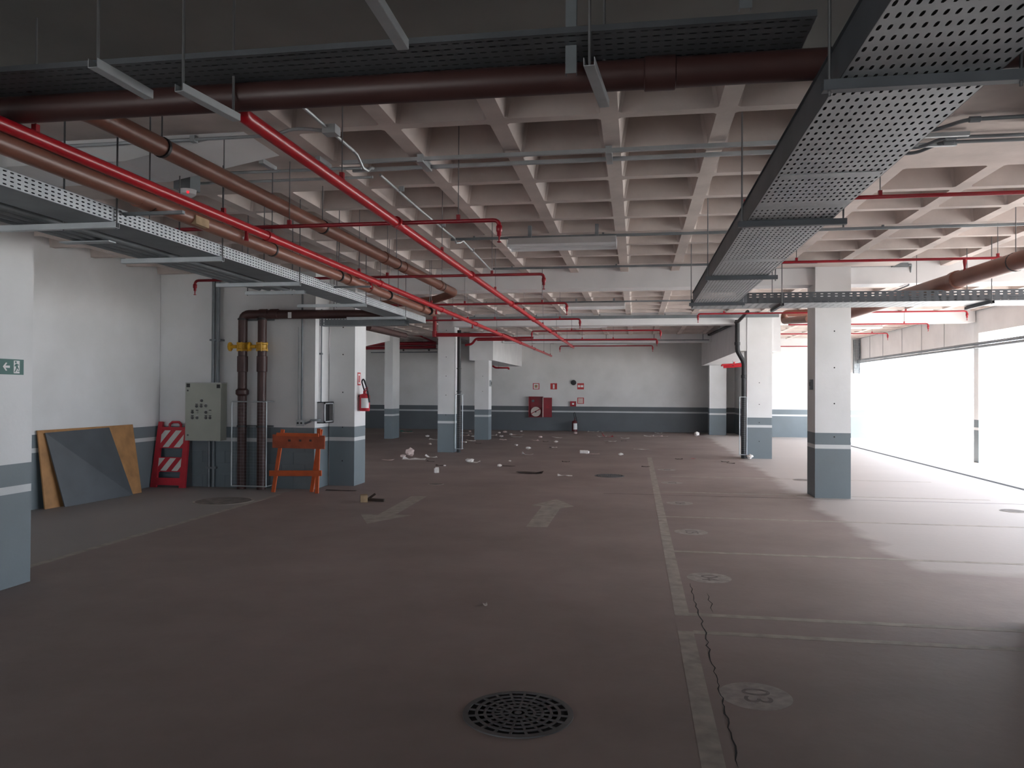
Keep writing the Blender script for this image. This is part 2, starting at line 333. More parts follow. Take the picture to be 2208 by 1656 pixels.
# beams (white painted)
def beam(a, b, label): return struct('beam', MB().box(a, b), 'white', label, smooth=False)
BM = 3.29
struct('beam', MB().prism([(WL_X, 5.36, 3.37), (-3.9, 5.36, 3.37), (-2.9, 5.36, 3.552), (-2.9, 5.36, 3.86), (WL_X, 5.36, 3.86)], (0,1,0), .59), 'white', 'white cross beam near the left exit sign', smooth=False)
beam((-4.69, 12.52, BM), (FAC_X, 12.92, 3.86), 'white cross beam at the nearest column row')
beam((-4.69, 19.52, BM), (FAC_X, 19.95, 3.86), 'white cross beam at the second column row')
beam((-4.6, 26.5, BM), (2.5, 26.9, 3.86), 'white cross beam before the far wall')
beam((2.49, 19.50, 2.625), (3.47, 30.4, 3.86), 'deep white beam running from the second right column to the far wall')
beam((-5.44, 24.92, 2.625), (-4.65, FARY, 3.86), 'deep white beam above the left back column')
rp = MB().prism([(-8.13, 24.75, 3.54), (-8.13, 24.75, 3.27), (-8.13, 13.2, 1.72), (-8.13, 13.2, 3.54)], (-1,0,0), 2.2)
struct('ramp', rp, 'white', 'sloping white underside of a ramp behind the left pillar', smooth=False)

# columns
def column(x0, y0, x1, y1, label, holes=()):
    o = struct('column', MB().box((x0, y0, 0), (x1, y1, CEIL+0.02)), 'wall', label, smooth=False)
    for hx, hz in holes:
        MB().lathe([(0.011, -0.003), (0.011, 0.0)], (hx, y0, hz), 8, 'y').build('tie_hole', 'dark', o, smooth=False)
    return o
hz = (0.23, 0.62, 0.94, 1.45, 2.02, 2.58, 3.02)
column(2.72, 12.42, 3.24, 12.96, 'white and grey column nearest the open right side', [(3.0, z) for z in (0.94, 1.45, 2.0, 2.56, 3.12)])
column(2.68, 19.48, 3.27, 20.0, 'white and grey column with black downpipe and deep beam above', [(2.97, z) for z in (0.42, 0.88, 1.32, 1.85)])
column(2.74, 29.85, 3.36, 30.4, 'narrow-looking white column before the far right wall')
column(-5.14, 12.42, -4.69, 12.95, 'white pillar carrying the fire extinguisher', [(-4.9, z) for z in (0.42, 0.99, 1.58, 2.22, 2.68)])
column(-5.14, 19.68, -4.70, 20.2, 'white column with a black downpipe left of the driving lane', [(-4.92, z) for z in (0.98, 1.5, 2.0, 2.5, 3.2)])
column(-5.27, 24.98, -4.80, 25.5, 'white column under the left deep beam', [(-5.0, z) for z in (1.6, 2.1)])
column(-8.30, 24.75, -8.02, 25.5, 'slim white column at the end of the ramp')
column(2.72, 5.42, 3.24, 5.96, 'white and grey column just outside the right edge of the view')
column(-6.0, 4.95, -5.01, 5.75, 'white pier with the green exit sign')
column(7.87, 19.4, 8.13, 19.66, 'slim facade column standing in the bright opening')

# =================================================================== FLOOR PAINT, CRACKS (parts of the floor)
def decal(name, pts, m, z=0.0009, parent=FLOOR):
    vs = [Vector((p[0], p[1], z)) for p in pts]
    a = sum(vs[i].x*vs[(i+1) % len(vs)].y - vs[(i+1) % len(vs)].x*vs[i].y for i in range(len(vs)))
    if a < 0: vs.reverse()
    return MB().prism([v-Vector((0,0,0.0008)) for v in vs], (0,0,1), 0.0008).build(name, m, parent, smooth=False)
def rect(x0, y0, x1, y1): return [(x0,y0),(x1,y0),(x1,y1),(x0,y1)]
decal('lane_line', rect(0.285, 1.5, 0.39, 5.34), 'line'); decal('lane_line', rect(0.285, 5.70, 0.39, 19.3), 'line')
for y0 in (5.29, 5.71, 7.95, 10.15, 12.65, 15.0): decal('bay_line', rect(0.39, y0, 5.3, y0+0.075), 'line')
decal('bay_line', rect(-5.47, 6.0, -5.39, 11.2), 'line')
for n, yc in (('03', 4.27), ('04', 6.9), ('05', 9.12), ('06', 11.45), ('07', 13.98), ('08', 16.29)):
    d = decal('number_disc', [(0.635+0.19*math.cos(a*math.pi/16), yc+0.19*math.sin(a*math.pi/16)) for a in range(32)], 'disc')
    text_mesh('bay_number', n, 0.21, 'digit', d, (0.635, yc, 0.0014), (0,-1,0), (1,0,0))
def arrow(pix): decal('arrow_marking', [tuple(P(x, y, z=0)[:2]) for x, y in pix], 'line')
arrow([(1134,1136),(1180,1137),(1208,1096),(1238,1092),(1200,1076),(1145,1090),(1168,1092)])
arrow([(887,1070),(921,1070),(852,1110),(887,1111),(791,1129),(778,1109),(815,1110)])
ck = [P(x, y, z=0) for x, y in ((1489,1258),(1497,1290),(1508,1322),(1517,1352),(1524,1385),(1535,1425),(1546,1465),(1557,1500),(1562,1530),(1575,1580),(1592,1656))]
def crack(pts, w):
    L = []; R = []
    for i, p in enumerate(pts):
        ww = w*random.uniform(.5, 1.2)*(0.3 if i in (0, len(pts)-1) else 1); L.append((p[0]-ww, p[1])); R.append((p[0]+ww, p[1]))
    mb = MB()
    for i in range(len(pts)-1):
        mb.add([(L[i][0],L[i][1],.0013),(R[i][0],R[i][1],.0013),(R[i+1][0],R[i+1][1],.0013),(L[i+1][0],L[i+1][1],.0013)], [(0,1,2,3)])
    return mb.build('floor_crack', 'crack', FLOOR, smooth=False)
fine = []
for i in range(len(ck)-1):
    for k in range(5):
        q = ck[i].lerp(ck[i+1], k/5); fine.append(Vector((q.x+random.uniform(-.012,.012), q.y, 0)))
crack(fine+[ck[-1]], 0.0042)
crack([P(x, y, z=0) for x, y in ((1524,1279),(1529,1287),(1527,1294),(1536,1302),(1532,1311),(1538,1322))], 0.004)
decal('gutter_joint', rect(6.40, 8.0, 6.52, 29.0), 'dark', .0011)
for x0, x1, y in ((-0.5, 7.8, 12.3),): decal('expansion_joint', rect(x0, y, x1, y+0.012), 'crack', 0.0012)

# drain covers
def drain(c, r, label, rings=6, spokes=20):
    t = thing('drain_cover', label, 'drain', c, 'round floor covers'); x, y, _ = c
    MB().lathe([(r*0.985, 0), (r*0.985, 0.002)], (x, y, 0.0), 40).build('pit', 'dark', t, smooth=False)
    MB().lathe([(r*1.06, 0), (r*1.06, 0.006), (r*0.99, 0.008), (r*0.955, 0.008), (r*0.955, 0)], (x, y, 0), 48).build('rim', 'grate', t)
    g = MB()
    for k in range(1, rings):
        rr = r*0.955*k/rings; g.lathe([(rr+r*.028, .0022), (rr+r*.028, .008), (rr-r*.028, .008), (rr-r*.028, .0022)], (x, y, 0), 48)
    g.lathe([(r*.07, .0022), (r*.07, .008)], (x, y, 0), 16); g.build('ring_bars', 'grate', t)
    g = MB()
    for k in range(spokes):
        a = 2*math.pi*k/spokes; r0 = r*(0.14 if k % 2 else 0.3); g.bar((x+r0*math.cos(a), y+r0*math.sin(a), .0048), (x+r*.955*math.cos(a), y+r*.955*math.sin(a), .0048), r*.05, .0056)
    g.build('spokes', 'grate', t); return t
drain(P(1117,1539,z=0), 0.262, 'cast iron drain grating in the foreground floor')
drain(P(1314,1026,z=0), 0.27, 'dark round drain grating farther up the driving lane')
def lid(c, r, label, m='iron'):
    t = thing('manhole_lid', label, 'manhole', c, 'round floor covers')
    MB().lathe([(r*1.05, 0), (r*1.05, .003), (r*.97, .004), (r*.97, .002)], c, 36).build('rim', 'line', t)
    MB().lathe([(r*.965, 0), (r*.965, .0035)], c, 36).build('plate', m, t); return t
M['lid'] = mat('dusty_manhole_iron', (0.185, 0.16, 0.145), 0.8, var=0.3, scale=9)
lid(P(482,1080,z=0), 0.40, 'large dusty manhole lid in front of the control panel', 'lid')
lid(P(1728,1035,z=0), 0.15, 'small round lid beside the nearest right column', 'lid')
lid(P(2185,1102,z=0), 0.16, 'small round lid on the bright floor at the right edge', 'lid')
lid(P(940,1044,z=0), 0.13, 'small round lid on the floor right of the pillar', 'lid')

# =================================================================== CABLE TRAYS
def rods(parent, xs, y, z0, z1=CEIL, r=0.006):
    for x in xs: tube('hanger_rod', [(x, y, z0), (x, y, ctop(x, y))], r, 'rod', parent, 6)
# wide tray on the right, running away from the camera
t = thing('cable_tray', 'wide perforated steel cable tray running away along the right', 'cable tray', (1.03, 6, 2.8))
X0, X1, Y0, Y1, ZB = 0.755, 1.315, -1.0, 10.6, 2.80
MB().perf((X0, Y0, ZB), (1,0,0), (0,1,0), 16, 145, (X1-X0)/16, (Y1-Y0)/145, 0.0066, 0.019, skip=lambda i, j: j % 38 in (0, 37)).build('bottom_plate', 'galv', t, smooth=False)
for x in (X0, X1): MB().box((x-.0015, Y0, ZB), (x+.0015, Y1, ZB+.15)).box((x-.012, Y0, ZB+.147), (x+.012, Y1, ZB+.15)).build('side_rail', 'trayd', t, smooth=False)
box('lid', (X0, Y0, ZB+.151), (X1, Y1, ZB+.154), 'iron', t)
for y in (4.35, 7.1): box('joint_plate', (X0+.02, y, ZB-.003), (X1-.02, y+.10, ZB-.0005), 'galv', t)
for y in (0.5, 3.06, 5.50, 8.07, 10.45):
    MB().chan((X0-.06, y, ZB-.022), (X1+.09, y, ZB-.022), 0.04, 0.038).build('support_bar', 'trayd', t, smooth=False)
    rods(t, (X0-.035, X1+.07), y, ZB-.06)
    for k in range(7): MB().lathe([(0.006, -.008), (0.006, -.002)], (X0+.06+k*.07, y-.012, ZB-.001), 6).build('bolt', 'galv', t)
# cross tray on the right
t = thing('cable_tray', 'dark slotted cable tray crossing in front of the right column', 'cable tray', (4, 10.9, 2.8))
Yc0, Yc1 = 10.62, 11.28
nn = 68; MB().perf((1.46, Yc0, ZB), (1,0,0), (0,0,1), nn, 4, (7.6-1.46)/nn, .1325/4, 0.019, 0.0056).build('side_rail', 'trayd', t, smooth=False)
MB().perf((0.78, Yc1, ZB), (1,0,0), (0,0,1), nn, 4, (7.6-.78)/nn, .1325/4, 0.019, 0.0056).build('side_rail', 'trayd', t, smooth=False)
MB().perf((0.78, Yc0, ZB), (1,0,0), (0,1,0), 76, 12, (7.6-.78)/76, (Yc1-Yc0)/12, 0.019, 0.006).build('bottom_plate', 'galv', t, smooth=False)
MB().box((1.40, Yc0-.004, ZB+.1325), (7.6, Yc0+.014, ZB+.142)).box((.78, Yc1-.014, ZB+.1325), (7.6, Yc1+.004, ZB+.142)).build('flange', 'trayd', t, smooth=False)
MB().prism([(1.46, Yc0, ZB), (1.46, Yc0, ZB+.1325), (1.36, Yc0-.02, ZB+.11), (1.33, Yc0-.02, ZB)], (0,-1,0), .003).build('corner_plate', 'trayd', t, smooth=False)
for x in (1.9, 4.45, 7.0):
    MB().chan((x, Yc0-.06, ZB-.022), (x, Yc1+.08, ZB-.022), .04, .038).build('support_bar', 'trayd', t, smooth=False)
    for y in (Yc0-.03, Yc1+.05): tube('hanger_rod', [(x, y, ZB-.05), (x, y, ctop(x, y))], .006, 'rod', t, 6)
# left tray
t = thing('cable_tray', 'light grey slotted cable tray on the left running toward the pillar', 'cable tray', (-3.5, 7, 2.72))
Xl0, Xl1, ZL, Yl0, Yl1 = -3.70, -3.385, 2.715, -1.85, 12.15
MB().perf((Xl1, Yl0, ZL), (0,1,0), (0,0,1), 280, 4, .05, .0235, .0135, .0042).build('side_rail', 'galv', t, smooth=False)
MB().perf((Xl0, Yl0, ZL), (0,1,0), (0,0,1), 280, 4, .05, .0235, .0135, .0042).build('side_rail', 'galv', t, smooth=False)
box('bottom_plate', (Xl0, Yl0, ZL-.002), (Xl1, Yl1, ZL), 'galvd', t); box('lid', (Xl0, Yl0, ZL+.0945), (Xl1, Yl1, ZL+.097), 'galvd', t)
box('end_plate', (Xl0, Yl1, ZL), (Xl1, Yl1+.003, ZL+.095), 'galv', t)
for y in (-1.0, 1.2, 3.0, 4.57, 5.88, 7.36, 9.3, 11.0):
    MB().chan((Xl0-.58, y, ZL-.022), (Xl1+.02, y, ZL-.022), .04, .036).build('support_bar', 'galv', t, smooth=False)
    rods(t, (Xl1+.014, Xl0-.06), y, ZL-.05)
# conduit bundle riding on the same bars
t = thing('conduit_bundle', 'bundle of four dark steel conduits beside the left cable tray', 'conduit', (-4.05, 6, 2.75))
for k in range(4): tube('conduit', [(-3.87-.09*k, -1.8, ZL+.028), (-3.87-.09*k, 8.15-.05*k, ZL+.028)], .026, 'galvd', t, 10)
MB().box((-4.25, 5.12, ZL-.01), (-3.84, 5.2, ZL-.001)).build('label_plate', 'galv', t, smooth=False)
MB().chan((-4.30, 8.0, ZL-.022), (-3.6, 8.0, ZL-.022), .04, .036).build('support_bar', 'galv', t, smooth=False); rods(t, (-4.28, -3.75), 8.0, ZL-.05)
# short tray in front of the pillar
a = P(697, 697, y=11.75); b = P(880, 697, y=11.75)
t = thing('cable_tray', 'short blue-grey slotted tray crossing in front of the white pillar', 'cable tray', (a.x, 11.75, 2.65))
n = int((b.x-a.x)/.05); zz = a.z-.05
for y in (11.6, 11.8): MB().perf((a.x, y, zz), (1,0,0), (0,0,1), n, 4, (b.x-a.x)/n, .028, .013, .005).build('side_rail', 'galvd', t, smooth=False)
box('bottom_plate', (a.x, 11.6, zz-.002), (b.x, 11.8, zz), 'galvd', t)
for x in (a.x+.2, b.x-.15): rods(t, (x,), 11.7, zz)
# near cross tray overhead
t = thing('cable_tray', 'shadowed cable tray crossing overhead close to the camera', 'cable tray', (-2, 3.3, 3.1))
MB().perf((-7.0, 3.17, 3.10), (1,0,0), (0,1,0), 155, 6, 7.70/155, .31/6, .016, .006).build('bottom_plate', 'galvd', t, smooth=False)
for y in (3.17, 3.48): box('side_rail', (-7.0, y-.0015, 3.10), (0.70, y+.0015, 3.125), 'trayd', t)
box('lid', (-7.0, 3.175, 3.126), (0.70, 3.475, 3.129), 'trayd', t)
for pa_, pb2 in (((200,146),(321,214)), ((790,-16),(869,108))):
    a, b = P(*pa_, z=2.905), P(*pb2, z=2.905); MB().chan(a+Vector((0,0,.02)), b+Vector((0,0,.02)), .042, .036).build('support_bar', 'galv', t, smooth=False); rods(t, (a.x,), a.y+.03, 2.91)
for x, z0 in ((-0.28, 2.98), (0.42, 3.12)):
    MB().chan((x, 3.12 if x > 0 else 3.30, z0), (x, 3.12 if x > 0 else 3.30, CEIL), .045, .03).build('drop_channel', 'galvd', t, smooth=False)

# =================================================================== BROWN PIPES
def couplings(t, pts, r, m, axis):
    for p in pts: MB().lathe([(r, -.07), (r*1.13, -.065), (r*1.13, .065), (r, .07)], p, 16, axis).build('coupling', m, t)
def hangers(t, pts, r, m='rod'):
    for p in pts:
        p = Vector(p); MB().tube([(p.x, p.y, p.z+r), (p.x, p.y, ctop(p.x, p.y))], .005, 6).build('hanger_rod', m, t)
        MB().lathe([(r+.001, -.012), (r+.005, -.012), (r+.005, .012), (r+.001, .012)], p, 16, 'y').build('clamp', 'black', t)
t = thing('drain_pipe', 'dark brown pipe crossing overhead close to the camera', 'pipe', (-2.5, 3.4, 3.0))
tube('pipe', fillet([(-7.4, 3.43, 3.03), (1.75, 3.47, 3.03), (1.75, 3.47, CEIL)], .12), .066, 'dbrown', t, 20)
for pa_, pb2, m_ in (((386,197),(510,262),'galv'), ((1270,142),(1303,232),'galv')):
    a, b = P(*pa_, z=2.895), P(*pb2, z=2.895); MB().chan(a+Vector((0,0,.018)), b+Vector((0,0,.018)), .042, .032).build('support_bar', m_, t, smooth=False); rods(t, (a.x,), a.y+.03, 2.90); rods(t, (b.x,), b.y-.03, 2.90)
couplings(t, [(-3.4, 3.447, 3.03), (0.1, 3.463, 3.03)], .066, 'dbrown', 'x')
t = thing('drain_pipe', 'brown pipe running under the left red main to the pillar', 'pipe', (-3.18, 7, 2.85))
tube('pipe', [(-3.13, -1.8, 2.85), (-3.2, 11.9, 2.85)], .055, 'brown', t, 16)
couplings(t, [(-3.17, y, 2.85) for y in (4.55, 8.2, 8.9, 11.2)], .055, 'brown', 'y'); hangers(t, [(-3.17, y, 2.85) for y in (4.62, 6.35, 7.9, 9.6, 11.6)], .055)
MB().bar((-3.5, 4.66, 2.785), (-2.95, 4.66, 2.785), .03, .02).build('support_bar', 'galvd', t); MB().bar((-3.5, 8.3, 2.785), (-2.95, 8.3, 2.785), .03, .02).build('support_bar', 'galvd', t)
MB().box((-3.14, 5.05, 2.80), (-3.10, 5.22, 2.86)).build('tag_sticker', 'tan', t)
t = thing('drain_pipe', 'thicker brown pipe running between the two red mains', 'pipe', (-2.9, 7, 3.15))
tube('pipe', fillet([(-3.035, 3.46, 3.06), (-3.03, 3.78, 3.17), (-2.80, 11.75, 3.15), (-3.25, 12.1, 3.08), (-4.3, 12.15, 3.02)], .15), .062, 'brown', t, 18)
couplings(t, [(-3.05+.25*(y-2.9)/8.85, y, 3.17-.02*(y-2.9)/8.85) for y in (8.6, 9.3, 10.9)], .062, 'brown', 'y'); hangers(t, [(-3.05+.25*(y-2.9)/8.85, y, 3.17-.02*(y-2.9)/8.85) for y in (4.5, 6.9, 9.0, 11.0)], .062)
t = thing('drain_pipe', 'brown pipe descending along the right beyond the wide tray', 'pipe', (4, 9, 3.05))
tube('pipe', [(4.15, 6.5, 3.03), (3.72, 14.6, 3.03)], .10, 'brown', t, 18)
couplings(t, [(3.94, 10.35, 3.03)], .10, 'brown', 'y'); hangers(t, [(4.02, 9.0, 3.03), (3.9, 11.6, 3.03)], .1)
# risers on the alcove wall
RYs = WA_Y-0.16
t = thing('riser_pipes', 'pair of brown riser pipes joined at the top with yellow valves', 'pipe', (-6.25, RYs, 0))
xa, xb = P(522,900,y=RYs).x, P(564,900,y=RYs).x; zt = P(522,678,y=RYs).z
tube('pipe', fillet([(xa, RYs, 0), (xa, RYs, zt), (-4.25, RYs, zt-.02), (-3.9, RYs+.3, zt-.05)], .12), .073, 'dbrown', t, 16)
tube('pipe', [(xb, RYs, 0), (xb, RYs, zt)], .071, 'dbrown', t, 16)
zv = P(500,748,y=RYs).z
for x in (xa, xb):
    v = MB().lathe([(.075,-.07),(.095,-.065),(.095,-.04),(.085,-.03),(.085,.03),(.095,.04),(.095,.065),(.075,.07)], (x, RYs, zv), 12)
    for k in range(6): v.lathe([(.012,-.075),(.012,.075)], (x+.085*math.cos(k), RYs+.085*math.sin(k), zv), 6)
    v.lathe([(.03,0),(.03,.10),(.075,.105),(.075,.125),(.02,.13)], (x-.07, RYs-.06, zv), 10, 'x', Matrix.Rotation(math.pi, 4, 'Z')).build('valve', 'yellow', t)
    couplings(t, [(x, RYs, zv-.22), (x, RYs, zv-.34)], .075, 'dbrown', 'z')
    if x == xa: MB().lathe([(.075,-.06),(.105,-.03),(.105,.03),(.075,.06)], (x, RYs, zv-.74), 12).build('flange', 'dbrown', t)
    for z in (1.02, zv+.45): MB().lathe([(.074,-.015),(.082,-.015),(.082,.015),(.074,.015)], (x, RYs, z), 12).build('clamp', 'black', t)
for z in (1.02, zv+.45): MB().bar((xa-.12, WA_Y-.03, z), (xb+.14, WA_Y-.03, z), .03, .03).build('support_bar', 'galvd', t, smooth=False)
couplings(t, [(xa+.55, RYs, zt), (xb+.02, RYs, zt)], .073, 'dbrown', 'x')
box('label_sticker', (P(629,683,y=RYs).x-.03, RYs-.078, zt-.075), (P(629,683,y=RYs).x+.03, RYs-.0735, zt+.02), 'signw', t)
# guard frame in front of risers
def guard(name, label, x0, x1, z0, z1, y, axis='x', back=0.2):
    g = thing(name, label, 'pipe guard', (x0, y, z0)); f = MB()
    def pt(a, z, d=0): return (a, y+d, z) if axis == 'x' else (y+d, a, z)
    for a in (x0, x1): f.tube([pt(a, z0), pt(a, z1)], .011, 6)
    for z in (z0, z1): f.tube([pt(x0, z), pt(x1, z)], .011, 6)
    for a in (x0, x1):
        for z in (z0, z1): f.tube([pt(a, z), pt(a, z, back)], .009, 6)
    f.build('frame', 'galv', g); w = MB(); k = max(3, int((x1-x0)/.05))
    for i in range(1, k): w.tube([pt(x0+(x1-x0)*i/k, z0), pt(x0+(x1-x0)*i/k, z1)], .0007, 3, False)
    k = int((z1-z0)/.05)
    for i in range(1, k): w.tube([pt(x0, z0+(z1-z0)*i/k), pt(x1, z0+(z1-z0)*i/k)], .0007, 3, False)
    w.build('wire_mesh', 'galv', g, smooth=False); return g
guard('pipe_guard', 'galvanised wire mesh guard in front of the brown risers', xa-.12, xb+.14, .06, P(540,866,y=RYs-.1).z, RYs-.11, back=.26)

# =================================================================== RED SPRINKLER PIPES
def vclamp(t, p, r, m='dred'):
    p = Vector(p); MB().tube([(p.x, p.y, p.z+r), (p.x, p.y, ctop(p.x, p.y))], .0045, 6).build('hanger_rod', 'rod', t)
    MB().box((p.x-.014, p.y-.014, p.z+r*.6), (p.x+.014, p.y+.014, p.z+r+.035)).build('clamp', m, t)
BR = (6.12, 9.02, 12.03, 14.72, 17.6, 20.6, 23.5)
t = thing('sprinkler_main', 'thick red sprinkler main running diagonally across the waffle ceiling', 'pipe', (-1.95, 12, 3.0))
tube('pipe', fillet([(1.6, 3.59, 3.10), (-1.96, 3.59, 3.10), (-1.96, 3.60, 3.0), (-1.945, 24.2, 3.0)], .03), .038, 'red', t, 16)
for y in BR: MB().lathe([(.036,-.05),(.048,-.045),(.048,.045),(.036,.05)], (-1.95, y, 3.0), 14, 'y').build('coupling', 'red', t)
for y in (4.9, 7.6, 10.6, 13.4, 16.2, 19.0, 22): vclamp(t, (-1.95, y, 3.0), .04)
t = thing('sprinkler_main', 'red sprinkler main above the left brown pipe reaching the far wall', 'pipe', (-3.09, 12, 2.92))
tube('pipe', [(-3.09, -1.8, 2.92), (-3.09, 28.3, 2.92)], .036, 'red', t, 16)
for y in BR: MB().lathe([(.034,-.045),(.045,-.04),(.045,.04),(.034,.045)], (-3.09, y, 2.92), 14, 'y').build('coupling', 'red', t)
for y in (3.55, 5.4, 8.3, 11.4, 14.0, 17, 20, 23, 26, 28): vclamp(t, (-3.09, y, 2.92), .036)
for y in (5.75, 8.7, 11.7, 14.4): MB().lathe([(.014,-.08),(.02,-.075),(.014,-.04),(.014,0)], (-3.09, y, 2.89), 8).build('sprinkler_head', 'dred', t)
def branch(label, y, z, xl, xr, el=(False, True), r=.017, hang=(), m='dred'):
    t = thing('sprinkler_branch', label, 'pipe', ((xl+xr)/2, y, z), 'sprinkler branch pipes'); path = [(xl, y, z), (xr, y, z)]
    if el[1]: path.append((xr, y, z-.13))
    if el[0]: path.insert(0, (xl, y, z-.13))
    tube('pipe', fillet(path, .05, 4), r, m, t, 10)
    for e, x in zip(el, (xl, xr)):
        if e:
            MB().lathe([(r,-.0),(r*1.45,.01),(r*1.45,.05),(r,.06)], (x, y, z-.10), 10).build('elbow', m, t)
            MB().lathe([(.004,-.055),(.018,-.05),(.018,-.045),(.006,-.04),(.008,-.005),(.013,0),(.013,.012)], (x, y, z-.13), 10).build('sprinkler_head', m, t)
    for x in hang: vclamp(t, (x, y, z), r)
    return t
Z1 = 3.0
def bx(px, py, z=Z1): return P(px, py, z=z).x
branch('first red sprinkler branch under the waffle ceiling, nearest the camera', BR[0], Z1, -4.9, bx(1077,475), hang=(bx(983,472), -2.9, -4.2))
branch('second red sprinkler branch, its left elbow above the alcove wall', BR[1], Z1, bx(408,602), bx(1172,590), (True, True), hang=(bx(1030,597)+.2, -3.0, -4.9))
branch('third red sprinkler branch just before the first white cross beam', BR[2], Z1, -4.4, bx(1222,653), hang=(bx(1000,655), bx(1170,655)))
branch('fourth red sprinkler branch, ending left of the second beam', BR[3], Z1, -4.3, bx(1250,687), hang=(bx(1068,690), bx(1207,688), bx(975,690)))
branch('fifth red sprinkler branch with elbows at both ends', BR[4], Z1, bx(1145,713), bx(1425,711), (True, True), hang=(bx(1230,711),))
branch('sixth red sprinkler branch, long, crossing the lane far back', BR[5], Z1, bx(1015,729), bx(1418,728), (False, True), r=.022, hang=(bx(1250,727), bx(1320,727)))
branch('last red sprinkler branch in front of the far wall', BR[6], Z1, bx(1207,746), bx(1408,744), (True, True))
Z2 = 3.24
def bx2(px, py): return P(px, py, z=Z2).x
branch('red sprinkler branch leaving the wide tray to the right, nearest the camera', 6.76, Z2, 0.9, 6.8, hang=(bx2(1897,425), 3.6))
o = branch('red sprinkler branch with a drop head in front of the right column', 10.0, Z2, 1.4, 6.9, hang=(bx2(1716,566), bx2(2075,557)+.4))
xx = bx2(2074,560); MB().lathe([(.004,-.16),(.02,-.15),(.012,-.1),(.022,-.03),(.022,.0)], (xx, 10.0, Z2-.01), 10).build('sprinkler_head', 'dred', o)
branch('red sprinkler branch passing above the second right column', 16.4, Z2, bx2(1505,677), bx2(2080,672), (True, True), hang=(bx2(1560,677), bx2(1950,673)))
branch('red sprinkler branch behind the right column, fourth from the camera', 19.25, Z2, 3.6, bx2(2000,698), hang=(bx2(1950,698),))
branch('red sprinkler branch behind the right column, farthest', 22.3, Z2, 3.6, bx2(1913,719), hang=(bx2(1880,719),))
branch('red sprinkler branch on the far right wall', 28.3, Z2, 3.6, 7.3, hang=(4.61, 6.21))
# feed pipes around the left column
t = thing('sprinkler_feed', 'dark red feed pipe with a short riser at the left column', 'pipe', (-4.6, 19.4, 2.9))
a = P(937, 722, y=19.45); b = P(1085, 722, y=19.45); c = P(937, 655, y=19.45)
tube('pipe', fillet([(a.x, 19.45, c.z), (a.x, 19.45, a.z), (b.x, 19.45, b.z), (b.x+.3, 19.45, 2.92)], .08), .05, 'dred', t, 12)
MB().lathe([(.05,-.08),(.066,-.07),(.066,.07),(.05,.08)], (a.x, 19.45, a.z+.02), 12).build('coupling', 'dred', t)
t = thing('sprinkler_feed', 'red branch elbow in front of the left deep beam', 'pipe', (-4.7, 22, 2.8))
pts = [P(1003,744,y=22.5), P(1018,742,y=22.5), P(1026,730,y=22.5), P(1150,728,y=22.5)]; tube('pipe', fillet(pts, .08), .035, 'dred', t, 10)
t = thing('sprinkler_feed', 'pair of dark red pipes crossing the dim back left bay', 'pipe', (-8, 23, 2.8))
for py, r in ((742, .07), (750, .06)):
    a = P(770, py+1, y=28.0); b = P(940, py-2, y=28.0); tube('pipe', [a, b], r, 'dred', t, 12)
tube('pipe', [P(880,722,y=26.5), P(905,724,y=26.8), P(938,738,y=27.9)], .03, 'dred', t, 10)
hangers(t, [P(868,741,y=28.0)], .05); hangers(t, [P(910,741,y=28.0)], .05)
t = thing('conduit_run', 'thin dark conduits below the red pipes in the back left bay', 'conduit', (-8, 24, 2.6))
for py in (752, 759): tube('conduit', [P(800,py+1,y=28.4), P(943,py,y=28.4)], .02, 'galvd', t, 8)
hangers(t, [P(870,755,y=28.4)], .03); hangers(t, [P(925,755,y=28.4)], .03)
t = thing('drain_pipe', 'pair of open-ended dark brown pipes behind the pillar', 'pipe', (-6, 17, 3))
for dx in (0, 13): 
    a = P(790+dx*.3, 705, y=13.4); b = P(861+dx, 723, y=18.5); tube('pipe', [a, b], .06, 'dbrown', t, 12)
hangers(t, [P(850, 720, y=17.6)], .06)
t = thing('sprinkler_feed', 'red sprinkler pipes bunched under the right deep beam', 'pipe', (3, 27, 2.5))
pts = [P(1557,790,y=25.5), P(1557,787,y=25.5), P(1603,785,y=25.5)]; tube('pipe', fillet(pts,.04), .035, 'red', t, 8)
tube('pipe', fillet([P(1583,789,y=26.5), P(1583,779,y=26.5), P(1606,777,y=26.5)],.05), .03, 'red', t, 8)
tube('pipe', [P(1560,791,y=25.8), P(1606,788,y=25.8)], .045, 'red', t, 8); hangers(t, [P(1580,787,y=25.5)], .035)
t = thing('sprinkler_feed', 'small red pipe under the left deep beam', 'pipe', (-4, 26, 2.5))
tube('pipe', fillet([P(1062,789,y=26.2), P(1068,793,y=26.2), P(1097,793,y=26.2), P(1097,797,y=26.2)],.05), .03, 'dred', t, 8); hangers(t, [P(1075,793,y=26.2)], .03)
t = thing('sprinkler_feed', 'brown-red bend of pipe between the two right columns', 'pipe', (3.6, 17, 2.9))
tube('pipe', fillet([P(1745,674,y=17.5), P(1691,676,y=17.5), P(1691,692,y=17.5), P(1745,688,y=15.5)],.15), .075, 'brown', t, 12); hangers(t, [P(1720,675,y=17.5)], .07)

